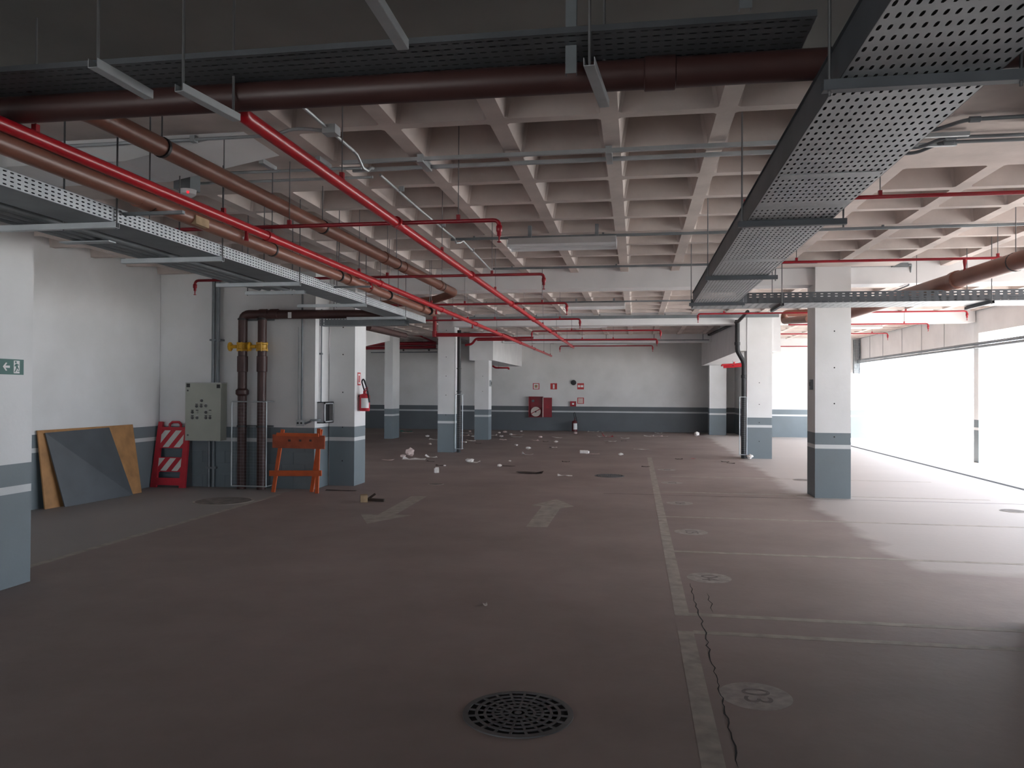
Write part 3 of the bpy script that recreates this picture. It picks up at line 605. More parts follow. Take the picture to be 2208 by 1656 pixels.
# =================================================================== CONDUITS
t = thing('conduit_run', 'thin pale conduit zigzagging along the ceiling beside the red main', 'conduit', (-2.2, 8, 3.5))
zc = 3.525
def zz(*pix): return [P(x, y, z=zc) for x, y in pix]
tube('conduit', zz((600,184),(655,232),(708,278),(762,325)), .012, 'galv', t, 8)
tube('conduit', [P(762,325,z=zc), P(770,334,z=3.5), P(783,362,z=3.44), P(793,368,z=3.44), P(800,362,z=3.5), P(806,363,z=zc)], .012, 'galv', t, 8)
tube('conduit', zz((820,377),(900,448),(980,514))+[P(984,524,z=3.47), P(992,523,z=3.49), P(998,519,z=zc), P(1062,586,z=3.51)], .012, 'galv', t, 8)
MB().box(tuple(P(714,282,z=3.51)-Vector((.05,.05,.03))), tuple(P(714,282,z=3.51)+Vector((.05,.05,.035)))).build('junction_box', 'galv', t, smooth=False)
for p in [Vector((-2.2, yy, 0)) for yy in (5.42, 7.02, 8.62, 10.22)]: MB().box((p.x-.025, p.y-.012, zc-.02), (p.x+.025, p.y+.012, CEIL)).build('clip', 'galv', t, smooth=False)
t = thing('conduit_run', 'galvanised conduit along the left white beam bending up to the junction box', 'conduit', (-3.5, 5.3, 3.5))
tube('conduit', fillet([(-7.0, 5.33, 3.50), (-2.65, 5.33, 3.50), (-2.45, 5.25, 3.52), tuple(P(712,283,z=3.52))], .1), .013, 'galv', t, 8)
for x in (-4.5, -3.3): MB().box((x-.02, 5.31, 3.48), (x+.02, 5.36, 3.53)).build('clip', 'galv', t, smooth=False)
t = thing('conduit_run', 'pair of galvanised conduits behind the left beam carrying the alarm box', 'conduit', (-4, 6.3, 3.4))
for py, x0 in ((396, 418), (373, 490)):
    a = P(x0, py, z=3.50); tube('conduit', [a, (-2.3, a.y+.02, 3.5)], .013, 'galv', t, 8)
for x in (-3.1, -2.6): MB().box((x-.02, 6.0, 3.51), (x+.02, 6.25, CEIL)).build('clip', 'galv', t, smooth=False)
p = P(405, 405, z=3.42); t = thing('alarm_box', 'small grey ceiling alarm box with a glowing red light', 'alarm', p)
MB().box(tuple(p+Vector((-.10,-.06,-.02))), tuple(p+Vector((.06,.10,.125)))).build('bracket', 'galvd', t, smooth=False)
MB().lathe([(.075,.0),(.07,-.04),(.045,-.06),(0,-.065)], p+Vector((0,0,-.02)), 16).build('dome', 'lamp', t)
MB().lathe([(.0,-.012),(.012,-.006),(.012,.01)], p+Vector((.035,-.055,-.055)), 10).build('indicator', 'led', t)
# twin ceiling channels crossing the waffle
t = thing('wiring_channel', 'pair of galvanised wiring channels crossing the waffle ceiling', 'conduit', (0, 6.3, 3.5))
for y in (6.10, 6.33): MB().bar((-2.42, y, 3.515), (2.4, y-.03, 3.515), .03, .03).build('channel', 'galv', t, smooth=False)
for px in (910, 1315): 
    p = P(px, 350, z=3.5); MB().box((p.x-.025, 6.07, 3.485), (p.x+.025, 6.36, 3.549)).build('junction_box', 'galv', t, smooth=False)
t = thing('conduit_run', 'three dark conduits with offset bends on the right flat slab', 'conduit', (2.3, 6, 3.5))
for (pa, pb, pc) in (((2208,250),(2085,258),(2010,282)), ((2208,292),(2035,297),(1985,318)), ((2208,303),(2030,307),(1975,330))):
    a, b, c = P(*pa, z=3.52), P(*pb, z=3.52), P(*pc, z=3.50); tube('conduit', fillet([a+Vector((.12 if a.y < 5.99 else 3,0,0)), b, c, c+Vector((-.4,0,0))], .06), .014, 'galvd', t, 8)
    MB().lathe([(.014,-.04),(.022,-.035),(.022,.035),(.014,.04)], b+Vector((.05,0,0)), 8, 'x').build('coupling', 'galvd', t)
for x in (3.2, 4.4): MB().box((x-.02, 6.02, 3.52), (x+.02, 6.3, CEIL)).build('clip', 'galvd', t, smooth=False)
# luminaires with their ceiling rail
def rail(label, y, z, x0, x1, m='galvd', w=.03):
    t = thing('wiring_channel', label, 'conduit', ((x0+x1)/2, y, z), 'wiring channels'); MB().bar((x0, y, z), (x1, y, z), w, w).build('channel', m, t, smooth=False)
    k = int((x1-x0)/1.6)+1
    for i in range(k): x = x0+.3+i*1.6; MB().box((x-.012, y-.012, z), (x+.012, y+.012, CEIL)).build('clip', m, t, smooth=False)
    return t
yr = P(1240, 512, z=3.50).y
rail('thin wiring channel carrying the nearest ceiling lamp', yr, 3.515, -2.3, 4.5)
rail('thin wiring channel just before the first white cross beam', P(1300,577,z=3.5).y, 3.515, -2.2, 2.6)
rail('thin wiring channel behind the first white cross beam', P(1300,652,z=3.5).y, 3.515, -3.5, 3.5)
rail('dark wiring channel on top of the second white beam', 19.35, 3.47, -4.4, 3.4, w=.07)
rail('thin conduit along the last white beam', 26.3, 3.35, -4.5, 2.4)
def lamp(label, pL, pR, z, m=2):
    a, b = P(*pL, z=z), P(*pR, z=z); y = (a.y+b.y)/2; L = 1.25; xm = (a.x+b.x)/2; x0, x1 = xm-L/2, xm+L/2
    t = thing('ceiling_lamp', label, 'lamp', (xm, y, z), 'linear ceiling lamps')
    MB().prism([(x0, y-.06, z+.10), (x0, y+.06, z+.10), (x0, y+.15, z+.01), (x0, y+.15, z-.02), (x0, y+.10, z+.03), (x0, y+.012, z+.04), (x0, y+.012, z-.012), (x0, y-.012, z-.012), (x0, y-.012, z+.04), (x0, y-.10, z+.03), (x0, y-.15, z-.02), (x0, y-.15, z+.01)], (1,0,0), L).build('housing', 'lamp', t, smooth=False)
    for d in (-.065, .065): tube('lamp_tube', [(x0+.03, y+d, z+.008), (x1-.03, y+d, z+.008)], .016, 'tube', t, 10)
    for x in (x0, x1): MB().box((x-.004, y-.15, z-.02), (x+.004, y+.15, z+.07)).build('end_cap', 'lamp', t, smooth=False)
    for d in (-.38, .4): MB().box((xm+d-.02, y-.02, z+.10), (xm+d+.02, y+.02, CEIL)).build('hanger', 'galvd', t, smooth=False)
    return t
lamp('white linear ceiling lamp hanging nearest, below the waffle ribs', (1107,535), (1320,528), 3.30)
lamp('white linear ceiling lamp between the first and second white beams', (1222,665), (1343,662), 3.36)
lamp('white linear ceiling lamp behind the second white beam', (1212,705), (1302,704), 3.33)
lamp('white linear ceiling lamp close to the far wall', (1279,745), (1346,743), 3.25)
lamp('white linear ceiling lamp behind the nearest right column', (1835,707), (1855,707), 3.33)
# flat black cable and black pipe by the right deep beam
t = thing('drain_pipe', 'black pipe along the right deep beam with a square cleanout box', 'pipe', (0, 22, 3.1))
yb = P(1530,722,x=2.44).y
tube('pipe', fillet([P(1330,722,y=yb), P(1530,722,y=yb), P(1592,693,x=2.42), P(1612,672,x=2.42)], .2), .04, 'black', t, 10)
p = P(1328,722,y=yb); MB().box(tuple(p-Vector((.10,.06,.14))), tuple(p+Vector((.06,.06,.14)))).build('cleanout', 'black', t, smooth=False)
hangers(t, [P(1460,722,y=yb)], .04)
t = thing('drain_pipe', 'black pipe below the first white cross beam', 'pipe', (0.7, 13, 3.25))
a, b = P(1297,624,y=12.98), P(1520,620,y=12.98); tube('pipe', [a, b], .022, 'black', t, 8); MB().box(tuple(a-Vector((.04,.03,.03))), tuple(a+Vector((.04,.03,.03)))).build('cleanout', 'black', t, smooth=False)
rods(t, (a.x+.3, b.x-.2), 12.98, a.z)
# black downpipes on columns
t = thing('downpipe', 'black downpipe on the column below the right deep beam', 'pipe', (2.6, 19.4, 0))
pts = [P(1590,690,y=19.40), P(1590,757,y=19.40), P(1604,781,y=19.44), P(1605.5,990,y=19.5)]; pts[-1].z = 0; pts[-1].x = pts[-2].x
tube('pipe', fillet(pts, .08), .055, 'black', t, 12)
for z in (2.1, 2.9): p = pts[0] if z > 2.6 else pts[2]; MB().lathe([(.055,-.04),(.068,-.035),(.068,.035),(.055,.04)], (p.x, p.y, z-.1), 12).build('coupling', 'black', t)
gx = P(1594,900,y=19.4).x; guard('pipe_guard', 'grey frame guard around the right black downpipe', gx, pts[2].x+.06, .1, 1.5, 19.35, back=.12)
t = thing('downpipe', 'black downpipe on the left lane column', 'pipe', (-4.6, 19.8, 0))
px = P(989.5,850,y=19.75).x; tube('pipe', [(px, 19.75, 0), (px, 19.75, P(989,712,y=19.75).z)], .052, 'black', t, 12)
for z in (1.6, 2.2): MB().lathe([(.052,-.02),(.064,-.015),(.064,.015),(.052,.02)], (px, 19.75, z), 12).build('clamp', 'black', t)
guard('pipe_guard', 'grey frame guard around the left lane column downpipe', px-.07, px+.12, .1, 1.52, 19.66, back=.12)
# conduits along the open side
t = thing('conduit_run', 'pair of conduits strung along the top of the bright opening', 'conduit', (7.75, 20, 2.7))
for z in (2.69, 2.765): tube('conduit', [(7.78, 6.0, z), (7.78, 28.9, z)], .034, 'galvd', t, 8)
for y in (20.5, 23, 26): MB().box((7.77, y-.02, 2.68), (7.869, y+.02, 2.79)).build('clip', 'galv', t, smooth=False)
for y in (10.5, 13.5, 16.5): MB().box((7.77, y-.02, 2.68), (7.79, y+.02, 2.79)).tube([(7.80, y, 2.78), (7.80, y, CEIL)], .005, 6).build('clip', 'galvd', t, smooth=False)
t = thing('conduit_run', 'conduit running from the first white beam to the back along the right', 'conduit', (4.5, 16, 3.4))
a, b = P(1965,571,y=12.49), P(1640,571,y=12.49); tube('conduit', [a, (2.0, 12.49, a.z)], .02, 'galvd', t, 8)
MB().box((a.x-.28, 12.46, a.z-.03), (a.x-.05, 12.51, a.z+.03)).build('junction_box', 'galvd', t, smooth=False)
tube('conduit', [a, (a.x, 12.6, BM-.02), (a.x, 19.4, BM-.02)], .014, 'galvd', t, 8)
t = thing('cable_drop', 'dark vertical tray beside the far right wall', 'cable tray', (5.9, 27.9, 2))
a, b = P(1848,735,y=28.9), P(1848,712,y=28.9)
MB().perf((a.x-.1, 28.9, 2.3), (1,0,0), (0,0,1), 4, 22, .05, .055, .014, .018).build('plate', 'galvd', t, smooth=False)
for x in (a.x-.1, a.x+.1): box('side_rail', (x-.002, 28.9, 2.3), (x+.002, 29.04, 3.5), 'galvd', t)

# =================================================================== ALCOVE WALL: panel, conduits, outlets
def ax(px, py=900, y=WA_Y): return P(px, py, y=y)
PF = WA_Y-0.20
pa, pb_ = P(400,826,y=PF), P(475,951,y=PF)
t = thing('control_panel', 'beige electrical control panel with indicator buttons on the alcove wall', 'electric panel', (pa.x, PF, pb_.z))
MB().box((pa.x+.006, PF+.02, pb_.z+.006), (pb_.x-.006, WA_Y, pa.z-.006)).build('body', 'panel', t, smooth=False)
dr = MB().box((pa.x, PF, pb_.z), (pb_.x, PF+.02, pa.z)).build('door', 'panel', t, smooth=False)
box('rain_hood', (pa.x, PF, pa.z), (pb_.x, WA_Y, pa.z+.012), 'boxgrey', t)
for x, y in ((402,831),(467,833)): p = P(x+4, y, y=PF); box('corner_plate', (p.x-.03, PF-.004, p.z-.03), (p.x+.03, PF, p.z+.03), 'black', dr)
for x, y in ((405,842),(405,938)): p = P(x, y, y=PF); MB().lathe([(.014,-.008),(.014,0)], (p.x, PF, p.z), 10, 'y').build('lock', 'iron', dr)
for k, (x, y) in enumerate(((435,864),(424,876),(434,876),(444,875),(415,889),(425,889),(444,889),(453,889),(415,901),(425,901),(444,901),(453,901))):
    p = P(x, y, y=PF); MB().lathe([(.0,-.022),(.018,-.02),(.018,-.008),(.024,-.006),(.024,0)], (p.x, PF, p.z), 10, 'y').build('button', 'iron' if k not in (5, 7) else 'panel', dr)
    box('button_label', (p.x-.022, PF-.003, p.z+.027), (p.x+.022, PF, p.z+.04), 'black' if k % 3 else 'boxgrey', dr)
def wall_conduit(label, xs, z0, z1, y=WA_Y-.03, r=.02, clips=()):
    t = thing('conduit_run', label, 'conduit', (xs[0], y, z0))
    for x in xs: tube('conduit', [(x, y, z0), (x, y, z1)], r, 'galvd', t, 8)
    for z in clips: MB().box((min(xs)-.06, y-.025, z-.015), (max(xs)+.06, WA_Y, z+.015)).build('clamp', 'galvd', t, smooth=False)
    return t
x1, x2 = ax(468,700).x, ax(477.5,700).x
wall_conduit('pair of steel conduits dropping into the control panel', (x1, x2), pa.z, ax(470,600).z, y=PF+.1, r=.032, clips=(ax(470,734).z,))
wall_conduit('pair of conduits from the control panel down to the floor', (ax(453,1000).x, ax(462,1000).x), 0, pb_.z, r=.024, clips=(.32,))
t = wall_conduit('thin conduit dropping to a socket beside the open grey box', (ax(653,750).x,), ax(653,905).z, ax(653,615).z, r=.016)
tube('conduit', [(ax(645,750).x, WA_Y-.02, ax(645,905).z), (ax(645,750).x, WA_Y-.02, ax(645,705).z)], .008, 'galv', t, 8)
p = ax(650,912); t = thing('socket_box', 'small metal socket box on the alcove wall with flexible hose', 'socket', p)
MB().box((p.x-.07, WA_Y-.05, p.z-.05), (p.x+.07, WA_Y, p.z+.05)).build('body', 'galv', t, smooth=False)
for d in (-.04, .02): MB().lathe([(.018,-.003),(.018,0)], (p.x+d, WA_Y-.05, p.z), 10, 'y').build('knockout', 'black', t)
tube('flexible_hose', fillet([(p.x+.07, WA_Y-.03, p.z-.01), (p.x+.18, WA_Y-.04, p.z+.03), (-5.2, WA_Y-.05, p.z+.05), (-5.10, WA_Y+.0, p.z+.05), (-5.09, WA_Y+.06, p.z+.055)], .05), .017, 'galvd', t, 8)
# open grey box on the return face
t = thing('meter_box', 'grey metal box with open dark front beside the pillar', 'electric box', (-5.1, 12.1, 1.07))
bx0, bx1, by0, by1, bz0, bz1 = -5.16, -5.04, 11.96, 12.37, 1.07, 1.42
MB().box((bx0, by0, bz0), (bx1, by0+.015, bz1)).box((bx0, by1-.015, bz0), (bx1, by1, bz1)).box((bx0, by0, bz0), (bx1, by1, bz0+.015)).box((bx0, by0, bz1-.015), (bx1, by1, bz1)).build('body', 'boxgrey', t, smooth=False)
MB().box((bx1-.004, by0, bz0), (bx1, by0+.07, bz1)).box((bx1-.004, by1-.03, bz0), (bx1, by1, bz1)).box((bx1-.004, by0, bz0), (bx1, by1, bz0+.035)).box((bx1-.004, by0, bz1-.035), (bx1, by1, bz1)).build('lip', 'boxgrey', t, smooth=False)
box('back_plate', (bx0, by0+.015, bz0+.015), (bx0+.05, by1-.015, bz1-.015), 'black', t)
t = thing('conduit_run', 'thin conduit rising from the open grey box', 'conduit', (-5.13, 12.1, 1.42))
tube('conduit', [(-5.13, 12.05, bz1), (-5.13, 12.05, 2.95)], .013, 'galvd', t, 8); MB().box((-5.16, 12.03, 2.2), (-5.11, 12.07, 2.23)).build('clamp', 'galvd', t, smooth=False)

# fire extinguisher builder
def extinguisher(label, x, y, z, h, r, m='bred', hose=1.0):
    t = thing('fire_extinguisher', label, 'extinguisher', (x, y, z)); c = (x, y, z)
    MB().lathe([(r*.9,0),(r,.012),(r,h*.88),(r*.85,h*.95),(r*.4,h*.99),(r*.3,h),(r*.3,h*1.06)], c, 18).build('cylinder', m, t)
    lb = MB(); n = 8
    for k in range(n):
        a0, a1 = [-math.pi*.62+math.pi*.52*q/n for q in (k, k+1)]; rr = r*1.012
        lb.add([(x+rr*math.cos(a0), y+rr*math.sin(a0), z+h*.18), (x+rr*math.cos(a1), y+rr*math.sin(a1), z+h*.18), (x+rr*math.cos(a1), y+rr*math.sin(a1), z+h*.74), (x+rr*math.cos(a0), y+rr*math.sin(a0), z+h*.74)], [(0,1,2,3)])
    lb.build('label_sticker', 'signw', t)
    MB().box((x-.02, y-.02, z+h*1.04), (x+.02, y+.02, z+h*1.16)).bar((x, y, z+h*1.16), (x+.07, y-.06, z+h*1.2), .022, .012).bar((x, y, z+h*1.24), (x+.075, y-.065, z+h*1.33), .022, .008).build('valve_handle', m, t, smooth=False)
    tube('hose', fillet([(x, y, z+h*1.1), (x-.05, y-.02, z+h*(1.1+.6*hose)), (x-.0, y-.06, z+h*(1.1+.75*hose)), (x+.07, y-.05, z+h*1.2), (x+.09*r/.08, y-.03, z+h*.5)], .08), .013, 'black', t, 8)
    return t
extinguisher('red fire extinguisher with white label hung on the white pillar', -4.585, 12.62, 1.26, .30, .088)
box('wall_bracket', (-4.69, 12.6, 1.5), (-4.6, 12.64, 1.53), 'iron', bpy.data.objects['fire_extinguisher'])
def sign(label, x, y, z, w, h, m, face='-y', art=None, cat='sign'):
    t = thing('safety_sign', label, cat, (x, y, z))
    if face == '-y':
        box('plate', (x-w/2, y-.004, z-h/2), (x+w/2, y, z+h/2), m, t)
        if art: art(t, x, y-.0052, z)
    else:
        box('plate', (x, y-w/2, z-h/2), (x+.004, y+w/2, z+h/2), m, t)
        if art: art(t, x+.0052, y, z)
    return t
def art_pillar(t, x, y, z): box('print', (x-.001, y-.05, z-.085), (x, y+.05, z+.085), 'signw', t); box('print', (x-.0005, y-.03, z-.06), (x+.0005, y+.03, z+.06), 'signr', t)
sign('small red-edged sign above the pillar extinguisher', -4.69, 12.62, P(779,817,y=12.6).z, .15, .22, 'signr', '+x', art_pillar)
def art_exit(t, x, y, z):
    def q(pts, nm, m='signw'):  # points as (along reading direction, up)
        MB().prism([(x, y+a, z+b) for a, b in pts], (1,0,0), .0006).build(nm, m, t, smooth=False)
    q([(-.092,0),(-.062,.034),(-.048,.030),(-.066,.009),(-.022,.009),(-.022,-.009),(-.066,-.009),(-.048,-.030),(-.062,-.034)], 'arrow')
    q([(.018,-.052),(.078,-.052),(.078,.052),(.018,.052)], 'doorway')
    def man(pts): MB().prism([(x+.0008, y+a, z+b) for a, b in pts], (1,0,0), .0006).build('running_figure', 'signg', t, smooth=False)
    man([(.036,.048),(.046,.044),(.046,.034),(.036,.030),(.029,.036),(.029,.044)])
    man([(.038,.028),(.054,.026),(.058,.004),(.070,-.018),(.064,-.024),(.050,-.008),(.046,-.024),(.030,-.044),(.024,-.040),(.038,-.016),(.042,.010),(.030,.002),(.024,.010)])
    man([(.052,.024),(.060,.014),(.070,.012),(.070,.018),(.062,.022)]); man([(.05,-.03),(.078,-.03),(.078,-.036),(.05,-.036)])
sign('green exit sign with white arrow and running figure on the pier', -5.01, P(27,790,x=-5.0).y, P(27,791,x=-5.0).z, .245, .125, 'signg', '+x', art_exit)

# red and white plastic barricade
t = thing('barricade', 'red plastic barricade with white diagonal stripes leaning in the corner', 'barricade', (-7.45, 11.4, 0))
bw_, by_ = .56, 11.60; b0 = -7.875; lean = Matrix.Translation((b0, by_, 0)) @ Matrix.Rotation(math.radians(-9), 4, 'X')
def bb_(a, b): return MB().box(a, b, lean)
f = MB()
for x in (0, bw_-.075): f.prism([lean @ Vector(v) for v in ((x-(.03 if x == 0 else 0), 0, 0), (x+.075+(.03 if x else 0), 0, 0), (x+.075-(0 if x == 0 else .0), 0, 1.09), (x+.0, 0, 1.09))], lean.to_3x3() @ Vector((0,1,0)), .05)
f.box((.07,0,.04), (bw_-.07,.05,.16), lean); f.box((.07,0,.96), (bw_-.07,.05,1.0), lean)
f.build('frame', 'bred', t, smooth=False)
h = MB().tube([lean @ Vector(v) for v in ((.2,.025,.99),(.2,.025,1.05),(.24,.025,1.085),(.36,.025,1.085),(.40,.025,1.05),(.40,.025,.99))], .022, 8); h.build('handle', 'bred', t)
for z0, z1 in ((.65,.96),(.26,.50)):
    pn = bb_((.07,.008,z0), (bw_-.07,.042,z1)).build('panel', 'bred', t, smooth=False)
    hgt = z1-z0-.03
    for k in range(-1, 3):
        u0 = .05+k*.2; poly = []
        for uu, vv in ((u0,0),(u0+.105,0),(u0+.105+hgt*.75,hgt),(u0+hgt*.75,hgt)): poly.append([uu, vv])
        lo, hi = .0, bw_-.14
        # clip to the panel
        def clip(pg, lim, sign_):
            out = []
            for i in range(len(pg)):
                p, q = pg[i], pg[(i+1) % len(pg)]; ip, iq = sign_*(p[0]-lim) >= 0, sign_*(q[0]-lim) >= 0
                if ip: out.append(p)
                if ip != iq: tt = (lim-p[0])/(q[0]-p[0]); out.append([lim, p[1]+tt*(q[1]-p[1])])
            return out
        poly = clip(clip(poly, lo, 1), hi, -1)
        if len(poly) >= 3: MB().prism([lean @ Vector((.07+a, .0075, z0+.015+b)) for a, b in poly], lean.to_3x3() @ Vector((0,-1,0)), .002).build('stripe', 'bwhite', pn, smooth=False)

# boards leaning on the left wall
def leaning_board(label, cat, m, base0, base1, top0, top1, th):
    base0, base1, top0, top1 = map(Vector, (base0, base1, top0, top1)); n = (base1-base0).cross(top0-base0).normalized()
    if n.x < 0: n = -n
    t = MB().prism([base0, base1, top1, top0], n, -th).build('leaning_board', m, None, smooth=False); return tag(t, label, cat)
leaning_board('tan plywood board leaning on the left wall behind the grey panel', 'board', 'ply', (-7.80, 9.20, 0.0), (-7.62, 10.98, 0.0), (-7.885, 9.15, 1.055), (-7.885, 11.12, 1.055), .02)
leaning_board('dark grey panel leaning on the plywood board', 'board', 'greyboard', (-7.69, 9.43, 0.0), (-7.57, 10.70, 0.0), (-7.845, 9.24, 1.02), (-7.835, 10.50, 1.035), .018)

# orange wooden barricade
t = thing('barricade', 'orange painted wooden barricade standing before the risers', 'barricade', (-5.4, 11.4, 0))
OY = 11.42
def op(px, py, dy=0): 
    p = P(px, py, y=OY+dy); return p
legs = [((610,926),(589,1058),0,0), ((688,924),(683,1058),0,0), ((692,926),(672,1052),.02,.14), ((612,928),(606,1050),.02,.12)]
for (a, b, d0, d1) in legs[:3]:
    p, q = op(*a, d0), op(*b, d1); q.z = 0.0; MB().bar(p, q, .055, .03, (0,1,0)).build('leg', 'orange', t, smooth=False)
p, q = op(590,948), op(702,951); MB().bar(p-Vector((0,.03,.02)), q-Vector((0,.03,.02)), .022, .21).build('plank', 'orange2', t, smooth=False)
for px_ in (627, 650, 672): w_ = op(px_, 949); box('faded_mark', (w_.x-.022, OY-.0425, w_.z-.02), (w_.x+.018, OY-.0415, w_.z+.012), 'dbrown', t)
p, q = op(600,936), op(690,938); MB().bar(p-Vector((0,.05,.0)), q-Vector((0,.05,0)), .03, .05).build('rail', 'orange', t, smooth=False)
p, q = op(583,1020), op(695,1020); MB().bar(p-Vector((0,.03,0)), q-Vector((0,.03,0)), .03, .085).build('rail', 'orange', t, smooth=False)

# electrical boxes on columns
for lab, x, y, z in (('small dark switch box on the left face of the nearest right column', 2.72, 12.6, 1.75), ):
    t = thing('switch_box', lab, 'switch', (x, y, z)); box('body', (x-.04, y-.05, z-.09), (x, y+.05, z+.07), 'galvd', t); box('rocker', (x-.046, y-.02, z-.03), (x-.04, y+.02, z+.03), 'black', t)
t = thing('switch_box', 'small grey switch box on the bright edge of the left back column', 'switch', (-4.8, 25.2, 1.8)); box('body', (-4.80, 25.1, 1.77), (-4.75, 25.3, 1.97), 'galv', t); box('rocker', (-4.75, 25.16, 1.82), (-4.744, 25.24, 1.92), 'black', t)

# =================================================================== FAR WALL
FY = FARY
p0, p1 = P(1140,855,y=FY-.18), P(1170,900,y=FY-.18)
t = thing('hydrant_cabinet', 'red fire hose cabinet with its door hanging open on the far wall', 'fire cabinet', (p0.x, FY, p1.z))
x0, x1, z0, z1 = p0.x, p1.x, p1.z, p0.z
MB().box((x0, FY-.18, z0), (x0+.02, FY, z1)).box((x1-.02, FY-.18, z0), (x1, FY, z1)).box((x0, FY-.18, z0), (x1, FY, z0+.02)).box((x0, FY-.18, z1-.02), (x1, FY, z1)).box((x0, FY-.02, z0), (x1, FY, z1)).build('body', 'hyd', t, smooth=False)
d = MB().box((x1, FY-.20, z0+.01), (P(1190,880,y=FY-.2).x, FY-.17, z1-.04)).build('door', 'hyd', t, smooth=False)
box('door_edge', (x1+.0, FY-.205, z0+.01), (x1+.03, FY-.2, z1-.04), 'pink', d); box('door_print', (x1+.14, FY-.203, .92), (x1+.26, FY-.2, 1.08), 'dred', d)
cxh = (x0+x1)/2
MB().lathe([(.03,-.05),(.20,-.05),(.20,.05),(.03,.05)], (cxh+.0, FY-.10, z0+.23), 22, 'y').build('hose_coil', 'hose', t)
MB().bar((cxh-.2, FY-.16, z0+.14), (cxh+.22, FY-.16, z0+.36), .02, .03).build('hose_strap', 'dred', t); MB().lathe([(.035,-.07),(.035,-.04)], (cxh, FY-.10, z0+.23), 12, 'y').build('hub', 'black', t)
MB().lathe([(.03,-.04),(.055,-.03),(.055,.03),(.03,.04)], (cxh-.12, FY-.10, z1-.18), 12, 'y').build('hydrant_valve', 'galvd', t)
def art_sq(inner, outer='signw'):
    def f(t, x, y, z):
        box('print', (x-.10, y, z-.10), (x+.10, y+.001, z+.10), outer, t); box('print', (x-.06, y-.0006, z-.06), (x+.06, y, z+.06), inner, t)
    return f
def art_ext(t, x, y, z): box('print', (x-.035, y, z-.1), (x+.035, y+.001, z+.08), 'signw', t)
def art_wide(t, x, y, z): box('print', (x-.11, y, z-.04), (x+.11, y+.001, z+.05), 'signw', t); box('print', (x-.02, y-.0006, z-.04), (x+.0, y, z+.05), 'signr', t)
for lab, px, py, art in (('red square sign with pale centre above the fire hose cabinet', 1156, 833, art_sq('tan')), ('red sign with white extinguisher symbol on the far wall', 1194, 833, art_ext), ('red sign with white lettering right of the alarm bell', 1252, 833, art_wide), ('red sign with pale square on the far wall below the others', 1252, 864, art_sq('pink', 'pink'))):
    p = P(px, py, y=FY); sign(lab, p.x, FY, p.z, .27, .25, 'signr', '-y', art)
p = P(1237,825,y=FY); t = thing('alarm_bell', 'round black alarm bell high on the far wall', 'alarm', p)
MB().lathe([(.02,-.09),(.09,-.075),(.11,-.04),(.11,-.02),(.05,-.02),(.05,0)], (p.x, FY, p.z), 16, 'y').build('gong', 'black', t)
p = P(1236,871,y=FY); t = thing('call_point', 'small dark red manual call point on the far wall above the dado', 'alarm', p)
box('body', (p.x-.12, FY-.07, p.z-.10), (p.x+.12, FY, p.z+.11), 'dred', t); box('button', (p.x-.04, FY-.075, p.z-.03), (p.x+.04, FY-.07, p.z+.04), 'signw', t)
p = P(1239,921,y=FY-.35); extinguisher('dark extinguisher standing at the foot of the far wall', p.x, FY-.3, 0.0, .44, .11, 'darkred', hose=.9)

# =================================================================== LITTER
def lump(name, label, cat, p, r, m, flat=.6, group=None):
    bm = bmesh.new(); bmesh.ops.create_icosphere(bm, subdivisions=2, radius=r)
    for v in bm.verts:
        k = random.uniform(.7, 1.15); v.co *= k; v.co.z *= flat
    zmin = min(v.co.z for v in bm.verts)
    for v in bm.verts: v.co.z -= zmin
    me = bpy.data.meshes.new(name); bm.to_mesh(me); bm.free(); me.materials.append(M[m]); o = bpy.data.objects.new(name, me); COL.objects.link(o)
    o.location = (p.x, p.y, 0.0013); o.rotation_euler.z = random.uniform(0, 6); return tag(o, label, cat, group)
def sheet(name, label, cat, p, w, l, m, rot=None, bend=.03, group=None):
    vs = []; n = 5
    for i in range(n):
        for j in range(3):
            vs.append(((i/(n-1)-.5)*w, (j/2-.5)*l, abs(random.gauss(0, bend))*(0.4 if 0 < i < n-1 else 1)))
    k = len(vs); zmin = min(v[2] for v in vs); vs = [(x, y, z-zmin) for x, y, z in vs]; vs += [(x, y, z+.003) for x, y, z in vs]; fs = []
    for i in range(n-1):
        for j in range(2):
            a = i*3+j; fs += [(a, a+1, a+4, a+3), (k+a, k+a+3, k+a+4, k+a+1)]
    bd = [i*3 for i in range(n)] + [(n-1)*3+1, (n-1)*3+2] + [i*3+2 for i in range(n-2, -1, -1)] + [1]
    for a, b in zip(bd, bd[1:]+bd[:1]): fs.append((a, k+a, k+b, b))
    me = bpy.data.meshes.new(name); me.from_pydata(vs, [], fs); me.materials.append(M[m]); o = bpy.data.objects.new(name, me); COL.objects.link(o)
    o.location = (p.x, p.y, 0.0013); o.rotation_euler.z = random.uniform(0, 6) if rot is None else rot; return tag(o, label, cat, group)
def A(zx, zy): return P(780+zx/4.416, 850+zy/4.416, z=0)
def B(zx, zy): return P(1200+zx/4.416, 850+zy/4.416, z=0)
lump('crumpled_bag', 'large pinkish crumpled paper ball left of the lane column', 'paper', A(462,590), .115, 'pink', .95)
sheet('paper_sheet', 'long crumpled white sheet beside the big paper ball', 'paper', A(500,622), .55, .2, 'paper', .1)
lump('crumpled_bag', 'small pale wad at the left of the big paper ball', 'paper', A(395,602), .075, 'pink', .5)
box_o = MB().box((-.04,-.04,0), (.04,.04,.085)).box((-.035,-.045,.07), (.035,-.035,.11)); o = box_o.build('paper_cup', 'paper', None, smooth=False); o.location = A(712,748); o.location.z = .0025; o.rotation_euler.z = .5; tag(o, 'small white open carton alone on the brown floor', 'carton')
lump('crumpled_bag', 'white crumpled bag on the floor left of the driving lane centre', 'bag', A(1030,652), .105, 'paper', .45)
